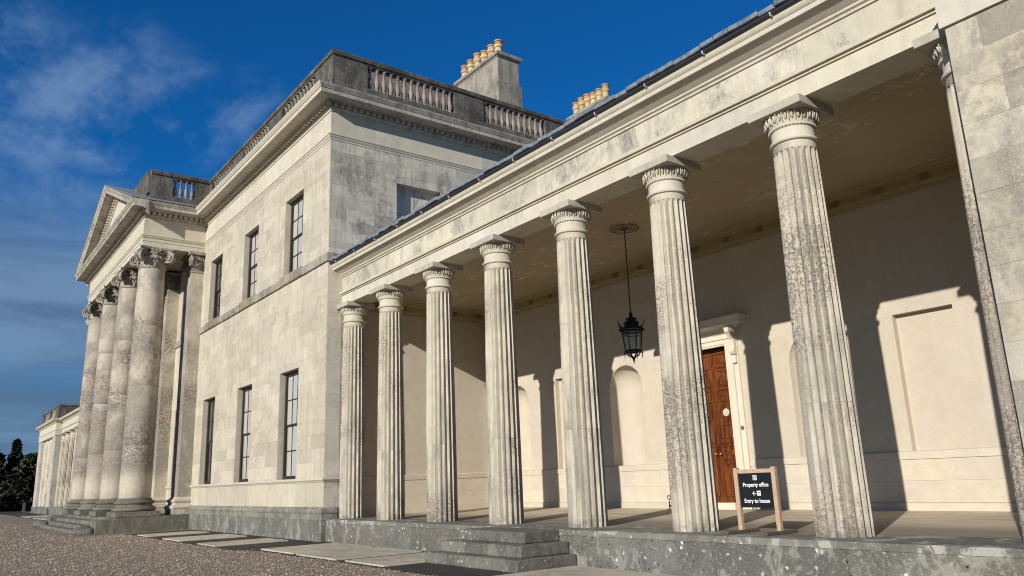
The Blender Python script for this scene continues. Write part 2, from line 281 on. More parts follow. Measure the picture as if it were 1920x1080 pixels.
# ------------------------------------------------------------------ mesh helpers
class MB:
    def __init__(s): s.v = []; s.f = []
    def poly(s, *pts):
        i = len(s.v); s.v += [tuple(p) for p in pts]; s.f.append(tuple(range(i, i+len(pts)))); return s
    def box(s, x0, x1, y0, y1, z0, z1):
        i = len(s.v)
        s.v += [(x0, y0, z0), (x1, y0, z0), (x1, y1, z0), (x0, y1, z0), (x0, y0, z1), (x1, y0, z1), (x1, y1, z1), (x0, y1, z1)]
        s.f += [tuple(i+k for k in q) for q in ((0, 3, 2, 1), (4, 5, 6, 7), (0, 1, 5, 4), (1, 2, 6, 5), (2, 3, 7, 6), (3, 0, 4, 7))]; return s
    def bbox(s, x0, x1, y0, y1, z0, z1, b=.01):
        """box with chamfered edges"""
        bm = bmesh.new(); bmesh.ops.create_cube(bm, size=1)
        for v in bm.verts: v.co = Vector((x0+(v.co.x+.5)*(x1-x0), y0+(v.co.y+.5)*(y1-y0), z0+(v.co.z+.5)*(z1-z0)))
        bmesh.ops.bevel(bm, geom=bm.edges[:], offset=b, segments=1, affect='EDGES'); return s.add_bm(bm)
    def worn(s, x0, x1, y0, y1, z0, z1, b=.014, amp=.012, seed=1, step=.09):
        """stone with a worn, slightly chipped top edge: cross-sections along x with jittered arris"""
        rn = random.Random(seed); n = max(6, int((x1-x0)/step)); R = []
        for i in range(n+1):
            x = x0+(x1-x0)*i/n; e = min(1, 4*min(i, n-i)/n+.25); c = amp*rn.random()**2.2*2.4; bb = b+c
            d = rn.uniform(-.25, .25)*amp*.3
            R.append([(x, y0, z0), (x, y1, z0), (x, y1, z1), (x, y0+bb+.01, z1-d*.3), (x, y0+bb*.35, z1-bb*.35), (x, y0+d*.4, z1-bb)])
        return s.rings(R)
    def add_bm(s, bm, mat=None):
        bm.verts.index_update(); i = len(s.v)
        for v in bm.verts: s.v.append(tuple(mat @ v.co) if mat else tuple(v.co))
        for f in bm.faces: s.f.append(tuple(i+v.index for v in f.verts))
        bm.free(); return s
    def add(s, o, off=(0, 0, 0), mat=None):
        i = len(s.v); off = Vector(off)
        s.v += [tuple((mat @ Vector(p) if mat else Vector(p))+off) for p in o.v]; s.f += [tuple(i+k for k in f) for f in o.f]; return s
    def rings(s, rings, closed=True, cap0=True, cap1=True):
        i = len(s.v); n = len(rings[0])
        for r in rings: s.v += [tuple(p) for p in r]
        m = n if closed else n-1
        for a in range(len(rings)-1):
            for k in range(m):
                s.f.append((i+a*n+k, i+a*n+(k+1) % n, i+(a+1)*n+(k+1) % n, i+(a+1)*n+k))
        if cap0: s.f.append(tuple(i+k for k in range(n-1, -1, -1)))
        if cap1: s.f.append(tuple(i+(len(rings)-1)*n+k for k in range(n)))
        return s
    def lathe(s, prof, n=24, c=(0, 0, 0), cap0=True, cap1=True):
        return s.rings([[(c[0]+r*math.cos(2*math.pi*k/n), c[1]+r*math.sin(2*math.pi*k/n), c[2]+z) for k in range(n)] for r, z in prof], True, cap0, cap1)
    def tube(s, pts, r, n=6, cap=True):
        pts = [Vector(p) for p in pts]; R = []
        rr = r if isinstance(r, (list, tuple)) else [r]*len(pts)
        for i, p in enumerate(pts):
            t = (pts[min(i+1, len(pts)-1)]-pts[max(i-1, 0)]).normalized()
            a = t.orthogonal().normalized() if abs(t.z) > .99 else t.cross(Vector((0, 0, 1))).normalized(); b = t.cross(a)
            R.append([p+rr[i]*(a*math.cos(2*math.pi*k/n)+b*math.sin(2*math.pi*k/n)) for k in range(n)])
        return s.rings(R, True, cap, cap)
    def sweep(s, path, prof, closed=False, sl=None):
        """profile (out, z) swept along a plan path; 'out' is to the right of travel"""
        P = [Vector((p[0], p[1])) for p in path]; n = len(P); R = []
        for i in range(n):
            a = P[i]-P[i-1] if (i > 0 or closed) else None; b = P[(i+1) % n]-P[i] if (i < n-1 or closed) else None
            ns = [Vector((v.y, -v.x)).normalized() for v in (a, b) if v is not None]
            m = ns[0] if len(ns) == 1 else (ns[0]+ns[1])/(1+ns[0].dot(ns[1]))
            R.append([(P[i].x+m.x*o, P[i].y+m.y*o, z) for o, z in prof])
        if closed: R.append(R[0])
        if sl: R = R[sl[0]:sl[1]]
        return s.rings(R, True, not closed, not closed)
    def build(s, name, mat, parent=None, origin=None, sharp=35, smooth=True):
        po = WL(parent) if parent is not None else Vector((0, 0, 0))
        og = Vector(origin) if origin is not None else po
        me = bpy.data.meshes.new(name); me.from_pydata([(a-og.x, b-og.y, c-og.z) for a, b, c in s.v], [], s.f)
        bm = bmesh.new(); bm.from_mesh(me); bmesh.ops.recalc_face_normals(bm, faces=bm.faces[:]); bm.to_mesh(me); bm.free()
        if smooth:
            me.polygons.foreach_set('use_smooth', [True]*len(me.polygons)); me.set_sharp_from_angle(angle=rad(sharp))
        me.materials.append(mat); return link(name, me, parent, og)
def WL(o):
    v = Vector((0, 0, 0))
    while o is not None: v = v+o.location; o = o.parent
    return v
def link(name, me, parent, world):
    o = bpy.data.objects.new(name, me); COL.objects.link(o); o.parent = parent
    o.location = Vector(world)-(WL(parent) if parent is not None else Vector((0, 0, 0))); return o
def inst(o, parent, world):
    c = o.copy(); COL.objects.link(c); c.parent = parent; c.location = Vector(world)-WL(parent); return c
def thing(name, label, cat, loc=(0, 0, 0), group=None):
    o = bpy.data.objects.new(name, None); COL.objects.link(o); o.location = loc; o.empty_display_size = .3
    o['label'] = label; o['category'] = cat
    if group: o['group'] = group
    return o
def tag(o, label, cat, group=None):
    o['label'] = label; o['category'] = cat
    if group: o['group'] = group
    return o

def wall_grid(mb, a0, a1, z0, z1, holes, y, depth, axis='x', face=-1):
    """wall plane at y (or x) with rectangular holes; reveals go 'depth' back along +y (or -x when axis='y')"""
    A = sorted({a0, a1, *[h[0] for h in holes], *[h[1] for h in holes]}); Z = sorted({z0, z1, *[h[2] for h in holes], *[h[3] for h in holes]})
    P = (lambda a, d, z: (a, y+d, z)) if axis == 'x' else (lambda a, d, z: (y-d, a, z))
    for i in range(len(A)-1):
        for k in range(len(Z)-1):
            ca, cz = (A[i]+A[i+1])/2, (Z[k]+Z[k+1])/2
            if any(h[0] < ca < h[1] and h[2] < cz < h[3] for h in holes): continue
            mb.poly(P(A[i], 0, Z[k]), P(A[i+1], 0, Z[k]), P(A[i+1], 0, Z[k+1]), P(A[i], 0, Z[k+1]))
    for h in holes:
        d = h[4] if len(h) > 4 else depth
        b0, b1, c0, c1 = h[:4]
        mb.poly(P(b0, 0, c0), P(b0, d, c0), P(b0, d, c1), P(b0, 0, c1)); mb.poly(P(b1, 0, c0), P(b1, d, c0), P(b1, d, c1), P(b1, 0, c1))
        mb.poly(P(b0, 0, c1), P(b0, d, c1), P(b1, d, c1), P(b1, 0, c1)); mb.poly(P(b0, 0, c0), P(b0, d, c0), P(b1, d, c0), P(b1, 0, c0))
        if len(h) > 5 and h[5]: mb.poly(P(b0, d, c0), P(b1, d, c0), P(b1, d, c1), P(b0, d, c1))

def courses(a0, a1, z0, z1, hc, lb, holes, seed):
    """list of (a0,a1,z0,z1) ashlar blocks, broken round the openings"""
    rn = random.Random(seed); n = max(1, round((z1-z0)/hc)); h = (z1-z0)/n; out = []
    for k in range(n):
        za, zb = z0+k*h, z0+(k+1)*h; L = [a0]; x = a0+(lb*.5 if k % 2 else lb)*rn.uniform(.8, 1.2)
        while x < a1-.3*lb: L.append(x); x += lb*rn.uniform(.75, 1.3)
        L.append(a1); zs = [za, zb]
        for hh in holes:
            for zz in hh[2:4]:
                if za+.04 < zz < zb-.04: zs.append(zz)
        zs.sort()
        for q in range(len(zs)-1):
            zc = (zs[q]+zs[q+1])/2; cuts = [hh for hh in holes if hh[2]-.02 < zc < hh[3]+.02]
            for i in range(len(L)-1):
                seg = [(L[i], L[i+1])]
                for hh in cuts:
                    ns = []
                    for s0, s1 in seg:
                        if hh[1] <= s0 or hh[0] >= s1: ns.append((s0, s1))
                        else:
                            if hh[0]-s0 > .01: ns.append((s0, hh[0]))
                            if s1-hh[1] > .01: ns.append((hh[1], s1))
                    seg = ns
                out += [(s0, s1, zs[q], zs[q+1]) for s0, s1 in seg if s1-s0 > .06]
    return out
def block_mb(b, axis, pl, proud=.006, gap=.0025, back=.05, sgn=1):
    m = MB(); a0, a1, z0, z1 = b; a0 += gap; a1 -= gap; z0 += gap; z1 -= gap
    if axis == 'x': m.box(a0, a1, pl-proud, pl+back, z0, z1)
    else: m.box(*sorted((pl+sgn*proud, pl-sgn*back)), a0, a1, z0, z1)
    return m
def lay_blocks(blocks, axis, pl, mat, parent, limit, name='stone_block', sgn=1, seed=1, proud=.005, gap=.0014):
    """largest 'limit' blocks are objects, the rest one stuff part"""
    rn = random.Random(seed)
    order = sorted(blocks, key=lambda b: -(b[1]-b[0])*(b[3]-b[2])); rest = MB()
    for i, b in enumerate(order):
        m = block_mb(b, axis, pl, proud+rn.uniform(-.002, .002), gap, sgn=sgn)
        if i < limit:
            c = ((b[0]+b[1])/2, pl, (b[2]+b[3])/2) if axis == 'x' else (pl, (b[0]+b[1])/2, (b[2]+b[3])/2)
            m.build(name, mat, parent, c, smooth=False)
        else: rest.add(m)
    if rest.v:
        o = rest.build('stone_courses', mat, parent, smooth=False); o['kind'] = 'stuff'

# ------------------------------------------------------------------ dimensions read from the photograph (metres)
XH, YH, XM = -22.475, -1.005, -43.57           # house corner, house front plane, centre of the facade
XPR = -36.63                                   # right side of the portico
ZF = .64                                       # floor level of colonnade and podium
YB = 5.45                                      # back wall of the colonnade
COLX = [-3.817-2.729*k for k in range(1, 7)]   # free columns
XL2 = 2*XM-XH                                  # left corner of house
XP = -3.75                                     # left edge of the right pavilion

# ------------------------------------------------------------------ ground
def structure(o): o['kind'] = 'structure'; return o
g = MB(); g.rings([[(900*math.cos(a*math.pi/32)-40, 900*math.sin(a*math.pi/32), -.06) for a in range(64)]], True, False, True)
structure(g.build('lawn', M['grass'], smooth=False))
g = MB(); xs = [-112, -80, -60, -40, -20, 0, 30]; ys = [-60, -30, -15, -8, -3, 0]
for i in range(len(xs)-1):
    for k in range(len(ys)-1): g.poly((xs[i], ys[k], -.012), (xs[i+1], ys[k], -.012), (xs[i+1], ys[k+1], -.012), (xs[i], ys[k+1], -.012))
structure(g.build('gravel_forecourt', M['gravel'], smooth=False))
def strip(pts, z):
    m = MB(); m.poly(*[(x, y, z) for x, y in pts]); return m
near_t = structure(strip([(-36.2, -3.62), (-22.5, -3.6), (-21.9, -3.2), (30, -3.2), (30, -.5), (-36.2, -.5)], 0.).build('tarmac_strip', M['tarmac'], smooth=False))
far_t = structure(strip([(2*XM+36.2, -.5), (-110, -.5), (-110, -3.2), (2*XM+21.9, -3.2), (2*XM+22.5, -3.6), (2*XM+36.2, -3.62)], 0.).build('tarmac_strip', M['tarmac'], smooth=False))
SL = [(-34.4, -32.62, -3.52, -1.28), (-30.55, -28.25, -3.5, -1.28), (-26.2, -24.4, -3.5, -1.28), (-21.8, -19.5, -3.06, -.9), (-19.2, -16.93, -3.1, -.9), (-16.5, -14.72, -3.08, -.9), (-11.42, -8.9, -3.05, -.9), (-8.6, -6.3, -3.05, -.9), (-6.0, -3.8, -3.05, -.9)]
for a, b, c, e in SL:
    MB().bbox(a, b, c, e, -.01, .03, .006).build('paving_slab', M['slab'], near_t, ((a+b)/2, (c+e)/2, 0), smooth=False)
    if a < -8: MB().bbox(2*XM-b, 2*XM-a, c, e, -.01, .03, .006).build('paving_slab', M['slab'], far_t, (2*XM-(a+b)/2, (c+e)/2, 0), smooth=False)
# loose stones on the gravel, denser where the photograph shows single stones
def pebbles(n):
    rg = np.random.default_rng(5); ico = [(0, 0, 1)]+[(math.cos(k*1.2566)*.9, math.sin(k*1.2566)*.9, .15) for k in range(5)]
    base = np.array(ico); fs = [(0, 1+k, 1+(k+1) % 5) for k in range(5)]
    u = rg.random(n); dist = 5.5*(80/5.5)**u; ang = YAW+rg.uniform(-.25, .95, n)*1.0
    x = CAM.x-np.sin(ang)*dist; y = CAM.y+np.cos(ang)*dist
    lim = np.where((x > -36.4) & (x < -22.2), -3.60, -3.19)+rg.exponential(.07, n)*np.clip(.6+np.sin(x*2.1)*.5+np.sin(x*5.3)*.4, .1, 2); ok = (y < lim) & ((x > -35.9) | (y < -5.6)); x, y, dist = x[ok], y[ok], dist[ok]; n = len(x)
    sz = rg.uniform(.008, .019, n)*(1+dist/24); a = rg.uniform(0, 6.28, n); el = rg.uniform(.7, 1.4, n)
    V = np.zeros((n, 6, 3)); ca, sa = np.cos(a)[:, None], np.sin(a)[:, None]
    bx = base[None, :, 0]*el[:, None]; by = base[None, :, 1]+0*bx
    jit = rg.uniform(.75, 1.25, (n, 6))
    V[:, :, 0] = x[:, None]+(bx*ca-by*sa)*sz[:, None]*jit; V[:, :, 1] = y[:, None]+(bx*sa+by*ca)*sz[:, None]*jit; V[:, :, 2] = -.014+base[None, :, 2]*sz[:, None]*rg.uniform(.5, 1.1, (n, 1))
    F = (np.array(fs)[None]+6*np.arange(n)[:, None, None]).reshape(-1, 3)
    me = bpy.data.meshes.new('gravel_stones'); me.vertices.add(n*6); me.vertices.foreach_set('co', V.reshape(-1))
    me.loops.add(F.size); me.loops.foreach_set('vertex_index', F.reshape(-1).astype(np.int32)); me.polygons.add(len(F))
    me.polygons.foreach_set('loop_start', np.arange(0, F.size, 3, dtype=np.int32)); me.update(calc_edges=True); me.validate()
    me.materials.append(M['pebble']); o = bpy.data.objects.new('gravel_stones', me); COL.objects.link(o); o['kind'] = 'stuff'; tag(o, 'loose pinkish brown gravel stones spread over the forecourt', 'gravel')
pebbles(150000)

# ------------------------------------------------------------------ main house
house = thing('main_house', 'tall two-storey pale stone house block with roof balustrade and rows of dark sash windows', 'building', (XM, YH, 0))
WX = [-25.515, -30.035, -34.637]; WW = 1.678
PWX = [XM-4.25, XM, XM+4.25]                                         # windows inside the portico
GZ, UZ = (1.84, 5.43), (8.86, 11.70)
holes = []
for x in WX+[2*XM-x for x in WX]+PWX:
    holes += [(x-WW/2, x+WW/2, *GZ), (x-WW/2, x+WW/2, *UZ)]
door0 = (XM-WW/2, XM+WW/2, *GZ)
m = MB(); wall_grid(m, XL2, XH, 0, 14.3, holes, YH, .34)
m.poly((XL2, YH, 0), (XL2, 18, 0), (XL2, 18, 14.3), (XL2, YH, 14.3)); m.poly((XL2, 18, 0), (XH, 18, 0), (XH, 18, 14.3), (XL2, 18, 14.3))
m.poly((XL2, YH, 14.3), (XH, YH, 14.3), (XH, 18, 14.3), (XL2, 18, 14.3))
m.build('front_wall', M['wall'], house, smooth=False)
BL = (1.44, 3.22, 9.0, 11.66, .3, True)                               # blind window in the side wall
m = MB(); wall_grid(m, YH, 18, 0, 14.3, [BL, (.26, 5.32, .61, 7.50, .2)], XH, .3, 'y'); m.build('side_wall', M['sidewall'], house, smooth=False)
# ashlar, only where it is seen (right half of the front, upper side)
hs = [(a-.0, b+.0, c, e) for a, b, c, e in holes]
fb = courses(XPR-.02, XH, 1.90, 8.54, .415, 1.02, hs, 3)+courses(XPR-.02, XH, 8.82, 12.72, .39, 1.0, hs, 4)
lay_blocks(fb, 'x', YH, M['wall'], house, 210, seed=2)
sb = courses(YH+.006, -.53, 1.90, 8.0, .415, .8, [], 5)
lay_blocks(sb, 'y', XH, M['pale'], house, 20, seed=6)
sb = courses(YH+.006, 10.5, 8.82, 12.72, .39, 1.0, [BL], 8)
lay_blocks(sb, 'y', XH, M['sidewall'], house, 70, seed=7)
fz = courses(XPR-.02, XH, 12.9, 13.72, .82, 1.5, [], 11)
lay_blocks(fz, 'x', YH, M['pale'], house, 20, name='frieze_stone', seed=9)
fz = courses(YH+.006, 10.5, 12.9, 13.72, .82, 1.5, [], 12)
lay_blocks(fz, 'y', XH, M['pale'], house, 20, name='frieze_stone', seed=10)
PATHH = [(XL2, 12), (XL2, YH), (XH, YH), (XH, 18)]
PATHB = [(XL2, 12), (XL2, YH), (XH, YH), (XH, -.60)]
def band(name, prof, mat, path=PATHH): return MB().sweep(path, prof).build(name, mat, house, sharp=40)
band('base_plinth', [(0, 0), (.105, 0), (.105, .64), (0, .64)], M['plinth'], PATHB)
band('base_moulding', [(0, .642), (.085, .642), (.085, .80), (.10, .815), (.115, .86), (.105, .91), (.06, .95), (.03, .99), (0, 1.0)], M['basem'], PATHB)
band('sill_course', [(0, 1.72), (.03, 1.73), (.045, 1.77), (.075, 1.79), (.08, 1.85), (0, 1.86)], M['pale'], [(XL2, 0), (XL2, YH), (XH, YH), (XH, -.55)])
band('string_course', [(0, 8.52), (.07, 8.53), (.075, 8.80), (0, 8.825)], M['weathered'])
for x in WX: MB().bbox(x-WW/2-.12, x+WW/2+.12, YH-.086, YH+.2, 8.545, 8.856, .008).build('window_sill', M['sill'], house, (x, YH, 8.6), smooth=False)
band('architrave_moulding', [(0, 12.70), (.02, 12.71), (.03, 12.77), (.055, 12.79), (.07, 12.86), (.09, 12.87), (.09, 12.905), (0, 12.92)], M['pale'])
CORN = [(0, 13.72), (.035, 13.725), (.045, 13.78), (.085, 13.81), (.095, 13.85), (.06, 13.86), (.06, 13.985), (.23, 14.0), (.25, 14.03), (.60, 14.035), (.61, 14.01), (.635, 14.01), (.64, 14.15), (.665, 14.16), (.68, 14.21), (.735, 14.26), (.745, 14.305), (0, 14.33)]
MB().sweep(PATHH, CORN, sl=(0, 3)).build('cornice', M['pale'], house, sharp=40)
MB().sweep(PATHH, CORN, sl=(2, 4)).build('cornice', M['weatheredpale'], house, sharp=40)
# dentils
dm = MB().box(-.066, .066, -.205, -.04, 13.868, 13.984)
m0 = dm.build('dentil', M['pale'], house, (0, 0, 0)); dsh = m0.data
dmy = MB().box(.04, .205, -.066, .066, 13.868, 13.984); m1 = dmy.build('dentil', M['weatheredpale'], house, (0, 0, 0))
y = YH-.14
k = 0
while y < 8.6:
    if k == 0: m1.location = Vector((XH, y, 0))-WL(house)
    else: inst(m1, house, (XH, y, 0))
    k += 1; y += .23
rest = MB(); x = XH+.08; k = 0
while x > XPR+.2:
    if k < 26:
        if k == 0: m0.location = Vector((x, YH, 0))-WL(house)
        else: inst(m0, house, (x, YH, 0))
    else: rest.add(dm, (x, YH, 0))
    k += 1; x -= .23
rest.build('dentil_row', M['pale'], house)['kind'] = 'stuff'
# windows: frame, sash bars, panes
pane_me = {}
def window(xc, zr, blind, parent=house, y=YH):
    z0, z1 = zr; x0, x1 = xc-WW/2, xc+WW/2; yf = y+.20
    m = MB(); fw = .13
    m.box(x0, x0+fw, yf, yf+.09, z0, z1); m.box(x1-fw, x1, yf, yf+.09, z0, z1); m.box(x0+fw, x1-fw, yf, yf+.09, z1-fw, z1); m.box(x0+fw, x1-fw, yf-.02, yf+.09, z0, z0+.13)
    m.box(x0, x1, yf+.085, yf+.095, z0, z1) if False else None
    wnd = m.build('window', M['frame'], parent, (xc, yf, z0), smooth=False)
    a0, a1, b0, b1 = x0+fw, x1-fw, z0+.13, z1-fw; mid = (b0+b1)/2
    s = MB(); s.box(a0, a1, yf+.015, yf+.06, mid-.035, mid+.035)
    for (c0, c1, dy) in ((b0, mid-.035, .045), (mid+.035, b1, .02)):
        s.box(a0, a0+.05, yf+dy, yf+dy+.035, c0, c1); s.box(a1-.05, a1, yf+dy, yf+dy+.035, c0, c1)
        w3 = (a1-a0-.1)/3
        for q in (1, 2): s.box(a0+.05+w3*q-.018, a0+.05+w3*q+.018, yf+dy+.004, yf+dy+.032, c0, c1)
        zc = (c0+c1)/2; s.box(a0+.05, a1-.05, yf+dy+.002, yf+dy+.034, zc-.018, zc+.018)
    s.build('sash_bars', M['frame'], wnd, (xc, yf, z0), smooth=False)
    rn = random.Random(int(xc*100)+int(z0*10))
    for (c0, c1, dy) in ((b0, mid-.035, .045), (mid+.035, b1, .02)):
        w3 = (a1-a0-.1)/3; h2 = (c1-c0)/2
        for i in range(3):
            for k in range(2):
                key = (round(w3, 3), round(h2, 3), blind)
                pc = (a0+.05+w3*(i+.5), yf+dy+.022, c0+h2*(k+.5))
                if key not in pane_me:
                    p = MB().box(-w3/2, w3/2, -.002, .002, -h2/2, h2/2); o = p.build('pane', M['glassblind' if blind else 'glass'], wnd, (0, 0, 0), smooth=False)
                    o.location = Vector(pc)-WL(wnd); pane_me[key] = o.data
                else: o = link('pane', pane_me[key], wnd, pc)
                o.rotation_euler = (rn.uniform(-.006, .006), 0, rn.uniform(-.008, .008))
    MB().box(x0+.01, x1-.01, yf+.2, yf+.22, z0, z1).build('window_back', M['darkroom'], wnd, (xc, yf, z0), smooth=False)
for x in WX:
    window(x, GZ, x > -33); window(x, UZ, x > -33)
for x in PWX: window(x, GZ, False); window(x, UZ, False)
for x in WX: window(2*XM-x, GZ, False); window(2*XM-x, UZ, False)
# balustrade
BPROF = [(.105, 0), (.105, .05), (.07, .07), (.055, .10), (.075, .13), (.10, .22), (.108, .30), (.085, .42), (.055, .52), (.045, .62), (.05, .70), (.075, .73), (.06, .76), (.085, .80), (.105, .82), (.105, .87)]
bal_mb = MB().lathe(BPROF, 12)
bal_me = None
ZB0, ZB1 = 14.95, 15.82
def add_bal(par, pos, mat):
    global bal_me
    if bal_me is None:
        o = bal_mb.build('baluster', mat, par, (0, 0, 0)); bal_me = o.data; o.location = Vector(pos)-WL(par); return o
    return link('baluster', bal_me, par, pos)
def balustrade(parent, path, peds, runs, zb=14.31, h0=.64, h1=.87, th=.15, name='balustrade', top=.34, mat=M['parapet']):
    """plinth + rail along path, solid pedestals between runs of balusters; axis-aligned pieces"""
    m = MB(); z0, z1 = zb+h0, zb+h0+h1
    m.sweep(path, [(-.17, zb), (.18, zb), (.18, z0-.06), (.15, z0), (-.15, z0)])
    m.sweep(path, [(-.14, z1), (.12, z1), (.13, z1+.05), (.18, z1+.08), (.20, z1+.20), (.17, z1+.24), (0, z1+top), (-.17, z1+.24), (-.17, z1+.03)])
    for x0, x1, y0, y1 in peds: m.box(x0, x1, y0, y1, z0-.002, z1+.002)
    b = m.build(name, mat, parent, sharp=40)
    for (xa, ya, xb, yb, n) in runs:
        for i in range(n):
            f = (i+.5)/n; add_bal(b, (xa+(xb-xa)*f, ya+(yb-ya)*f, z0), M['baluster'])
    return b
yb = YH+.18; xb = XH-.18
PAR = [(XPR-.35, yb), (xb, yb), (xb, 17.9)]
peds = [(xb-1.35, xb+.16, yb-.16, yb+.14), (-28.62, -27.2, yb-.16, yb+.14), (-33.15, -31.85, yb-.16, yb+.14), (XPR-.35, -36.2, yb-.16, yb+.14),
        (xb-.14, xb+.16, yb+.14, .32), (xb-.14, xb+.16, 3.92, 5.22), (xb-.14, xb+.16, 8.3, 9.7), (xb-.14, xb+.16, 12.9, 14.2), (xb-.14, xb+.16, 16.9, 17.85)]
runs = [(-24.0, yb, -27.2, yb, 11), (-28.62, yb, -31.85, yb, 11), (-33.15, yb, -36.2, yb, 10), (xb, .34, xb, 3.92, 13), (xb, 5.22, xb, 8.3, 11), (xb, 9.7, xb, 12.9, 11), (xb, 14.2, xb, 16.9, 9)]
balustrade(house, PAR, peds, runs)
MB().box(-30, xb-1.0, .6, 11, 14.32, 16.35).build('attic_wall', M['attic'], house, smooth=False)
# mirrored, simpler parapet on the left half (out of sight)
MB().box(XL2, 2*XM-XPR+.4, YH+.05, YH+.35, 14.31, 16.15).build('parapet', M['parapet'], house, smooth=False)
# chimney stacks
pot_me = {}
def chimney(x0, x1, y0, y1, z0, z1, n, par=house):
    m = MB(); m.box(x0-.07, x1+.08, y0-.07, y1+.08, z0, z1-1.45); m.box(x0, x1, y0, y1, z1-1.46, z1-.2)
    c = m.build('chimney_stack', M['chimney'], par, ((x0+x1)/2, (y0+y1)/2, z0), smooth=False)
    MB().sweep([(x0, y1), (x0, y0), (x1, y0), (x1, y1)], [(-.45, z1-.25), (.02, z1-.25), (.04, z1-.21), (.12, z1-.17), (.15, z1-.07), (.12, z1-.02), (-.10, z1+.06), (-.45, z1+.06)], closed=True).build('chimney_cap', M['weathered'], c, ((x0+x1)/2, (y0+y1)/2, z1))
    for i in range(n):
        x = x0+.28+(x1-x0-.56)*i/(n-1); p = (x, y0+.26, z1+.05)
        if not pot_me:
            a = MB().lathe([(.17, 0), (.165, .34), (.20, .36), (.215, .40), (.215, .47), (.195, .50)], 12).build('chimney_pot', M['pot'], c, (0, 0, 0)); pot_me['a'] = a.data
            a.location = Vector(p)-WL(c)
        else: a = link('chimney_pot', pot_me['a'], c, p)
        rp = random.Random(i*7+int(x0)); tl = (rp.uniform(-.03, .03), rp.uniform(-.03, .03), rp.uniform(0, 6)); hs = rp.uniform(.9, 1.1); a.rotation_euler = tl; a.scale = (1, 1, hs)
        if 'b' not in pot_me:
            b = MB().lathe([(.19, .498), (.175, .60), (.17, .66), (.205, .68), (.205, .74), (.15, .75), (.14, .66)], 12, cap1=False).build('pot_rim', M['pottop'], c, (0, 0, 0)); pot_me['b'] = b.data; b.location = Vector(p)-WL(c)
        else: b = link('pot_rim', pot_me['b'], c, p)
        b.rotation_euler = tl; b.scale = (1, 1, hs)
chimney(-28.5, -25.2, 8.0, 9.15, 14.3, 20.2, 6)
chimney(-27.95, -25.2, 14.6, 15.8, 14.3, 19.85, 6)
chimney(2*XM+25.2, 2*XM+28.5, 8.0, 9.15, 14.3, 20.2, 6)

# ------------------------------------------------------------------ portico
por = thing('portico', 'tall pedimented portico with four smooth giant Ionic columns projecting from the house front', 'building', (XM, -3.14, 0))
YC, RB, RT = -3.14, .63, .555
XLP = 2*XM-XPR
PCX = [XPR-.56-(XPR-XLP-1.12)/3*k for k in range(4)]
YP = -3.72
MB().box(XLP-.28, XPR+.30, -3.95, YH-.105, 0, .645).build('podium', M['podium'], por, smooth=False)
# giant columns: drums, base, plinth block, carved capital
def ionic(c):
    """diagonal-volute capital, origin at the column axis; z from 11.45 to 12.36"""
    m = MB(); m.lathe([(RT, 11.42), (RT+.03, 11.44), (RT+.03, 11.49), (RT, 11.51), (RT, 11.78), (RT+.06, 11.80), (RT+.13, 11.90), (RT+.10, 11.98), (RT+.02, 12.02), (RT+.02, 12.2)], 28)
    for k in range(20):                                            # eggs
        a = 2*math.pi*k/20; bm = bmesh.new(); bmesh.ops.create_icosphere(bm, subdivisions=1, radius=1)
        m.add_bm(bm, Matrix.Translation((math.cos(a)*(RT+.10), math.sin(a)*(RT+.10), 11.9)) @ Matrix.Diagonal((.06, .06, .085, 1)))
    for sx in (-1, 1):
        for sy in (-1, 1):
            dgn = Vector((sx, sy, 0)).normalized(); cen = dgn*.80; cen.z = 11.93
            nrm = Vector((-dgn.y, dgn.x, 0))
            for side in (-1, 1):
                pts = []; rr = []
                for i in range(46):
                    t = i/45; a = -1.2+t*4.6*math.pi*.95; R = .265*(1-t)**.85+.03
                    pts.append(cen+dgn*(math.cos(math.pi/2-a)*R)*1+Vector((0, 0, 1))*(math.sin(math.pi/2-a)*R)+nrm*side*(.075+.05*t)); rr.append(.052*(1-t*.55))
                m.tube(pts, rr, 5)
            bm = bmesh.new(); bmesh.ops.create_cone(bm, cap_ends=True, segments=18, radius1=.25, radius2=.25, depth=.15)
            m.add_bm(bm, Matrix.Translation(cen) @ nrm.to_track_quat('Z', 'Y').to_matrix().to_4x4())
            m.tube([dgn*.45+Vector((0, 0, 12.12)), dgn*.62+Vector((0, 0, 12.2)), dgn*.84+Vector((0, 0, 12.18))], [.07, .07, .06], 6)
    for ax in range(4):                                            # flower and leaf on each face
        a = ax*math.pi/2; dr = Vector((math.cos(a), math.sin(a), 0)); tn = Vector((-dr.y, dr.x, 0))
        for i, (u, z) in enumerate(((0, 12.22), (.1, 12.16), (-.1, 12.16), (.17, 12.24), (-.17, 12.24), (0, 12.1), (.06, 11.72), (-.06, 11.72), (0, 11.63), (0, 11.55))):
            bm = bmesh.new(); bmesh.ops.create_icosphere(bm, subdivisions=1, radius=.075)
            m.add_bm(bm, Matrix.Translation(dr*(RT+(.13 if i < 6 else .04))+tn*u+Vector((0, 0, z))))
    # concave-sided abacus
    ring = []
    for ax in range(4):
        a = ax*math.pi/2-math.pi/4; b = a+math.pi/2
        p, q = Vector((math.cos(a), math.sin(a)))*.98, Vector((math.cos(b), math.sin(b)))*.98; mid = (p+q)/2; ins = -mid.normalized()*.10
        for i in range(8):
            t = i/8; v = p+(q-p)*t+ins*math.sin(math.pi*t); ring.append(v)
    m.rings([[(v.x*s, v.y*s, z) for v in ring] for s, z in ((.90, 12.24), (.92, 12.27), (1, 12.30), (1, 12.385))])
    return m
ion_mb = ionic(0)
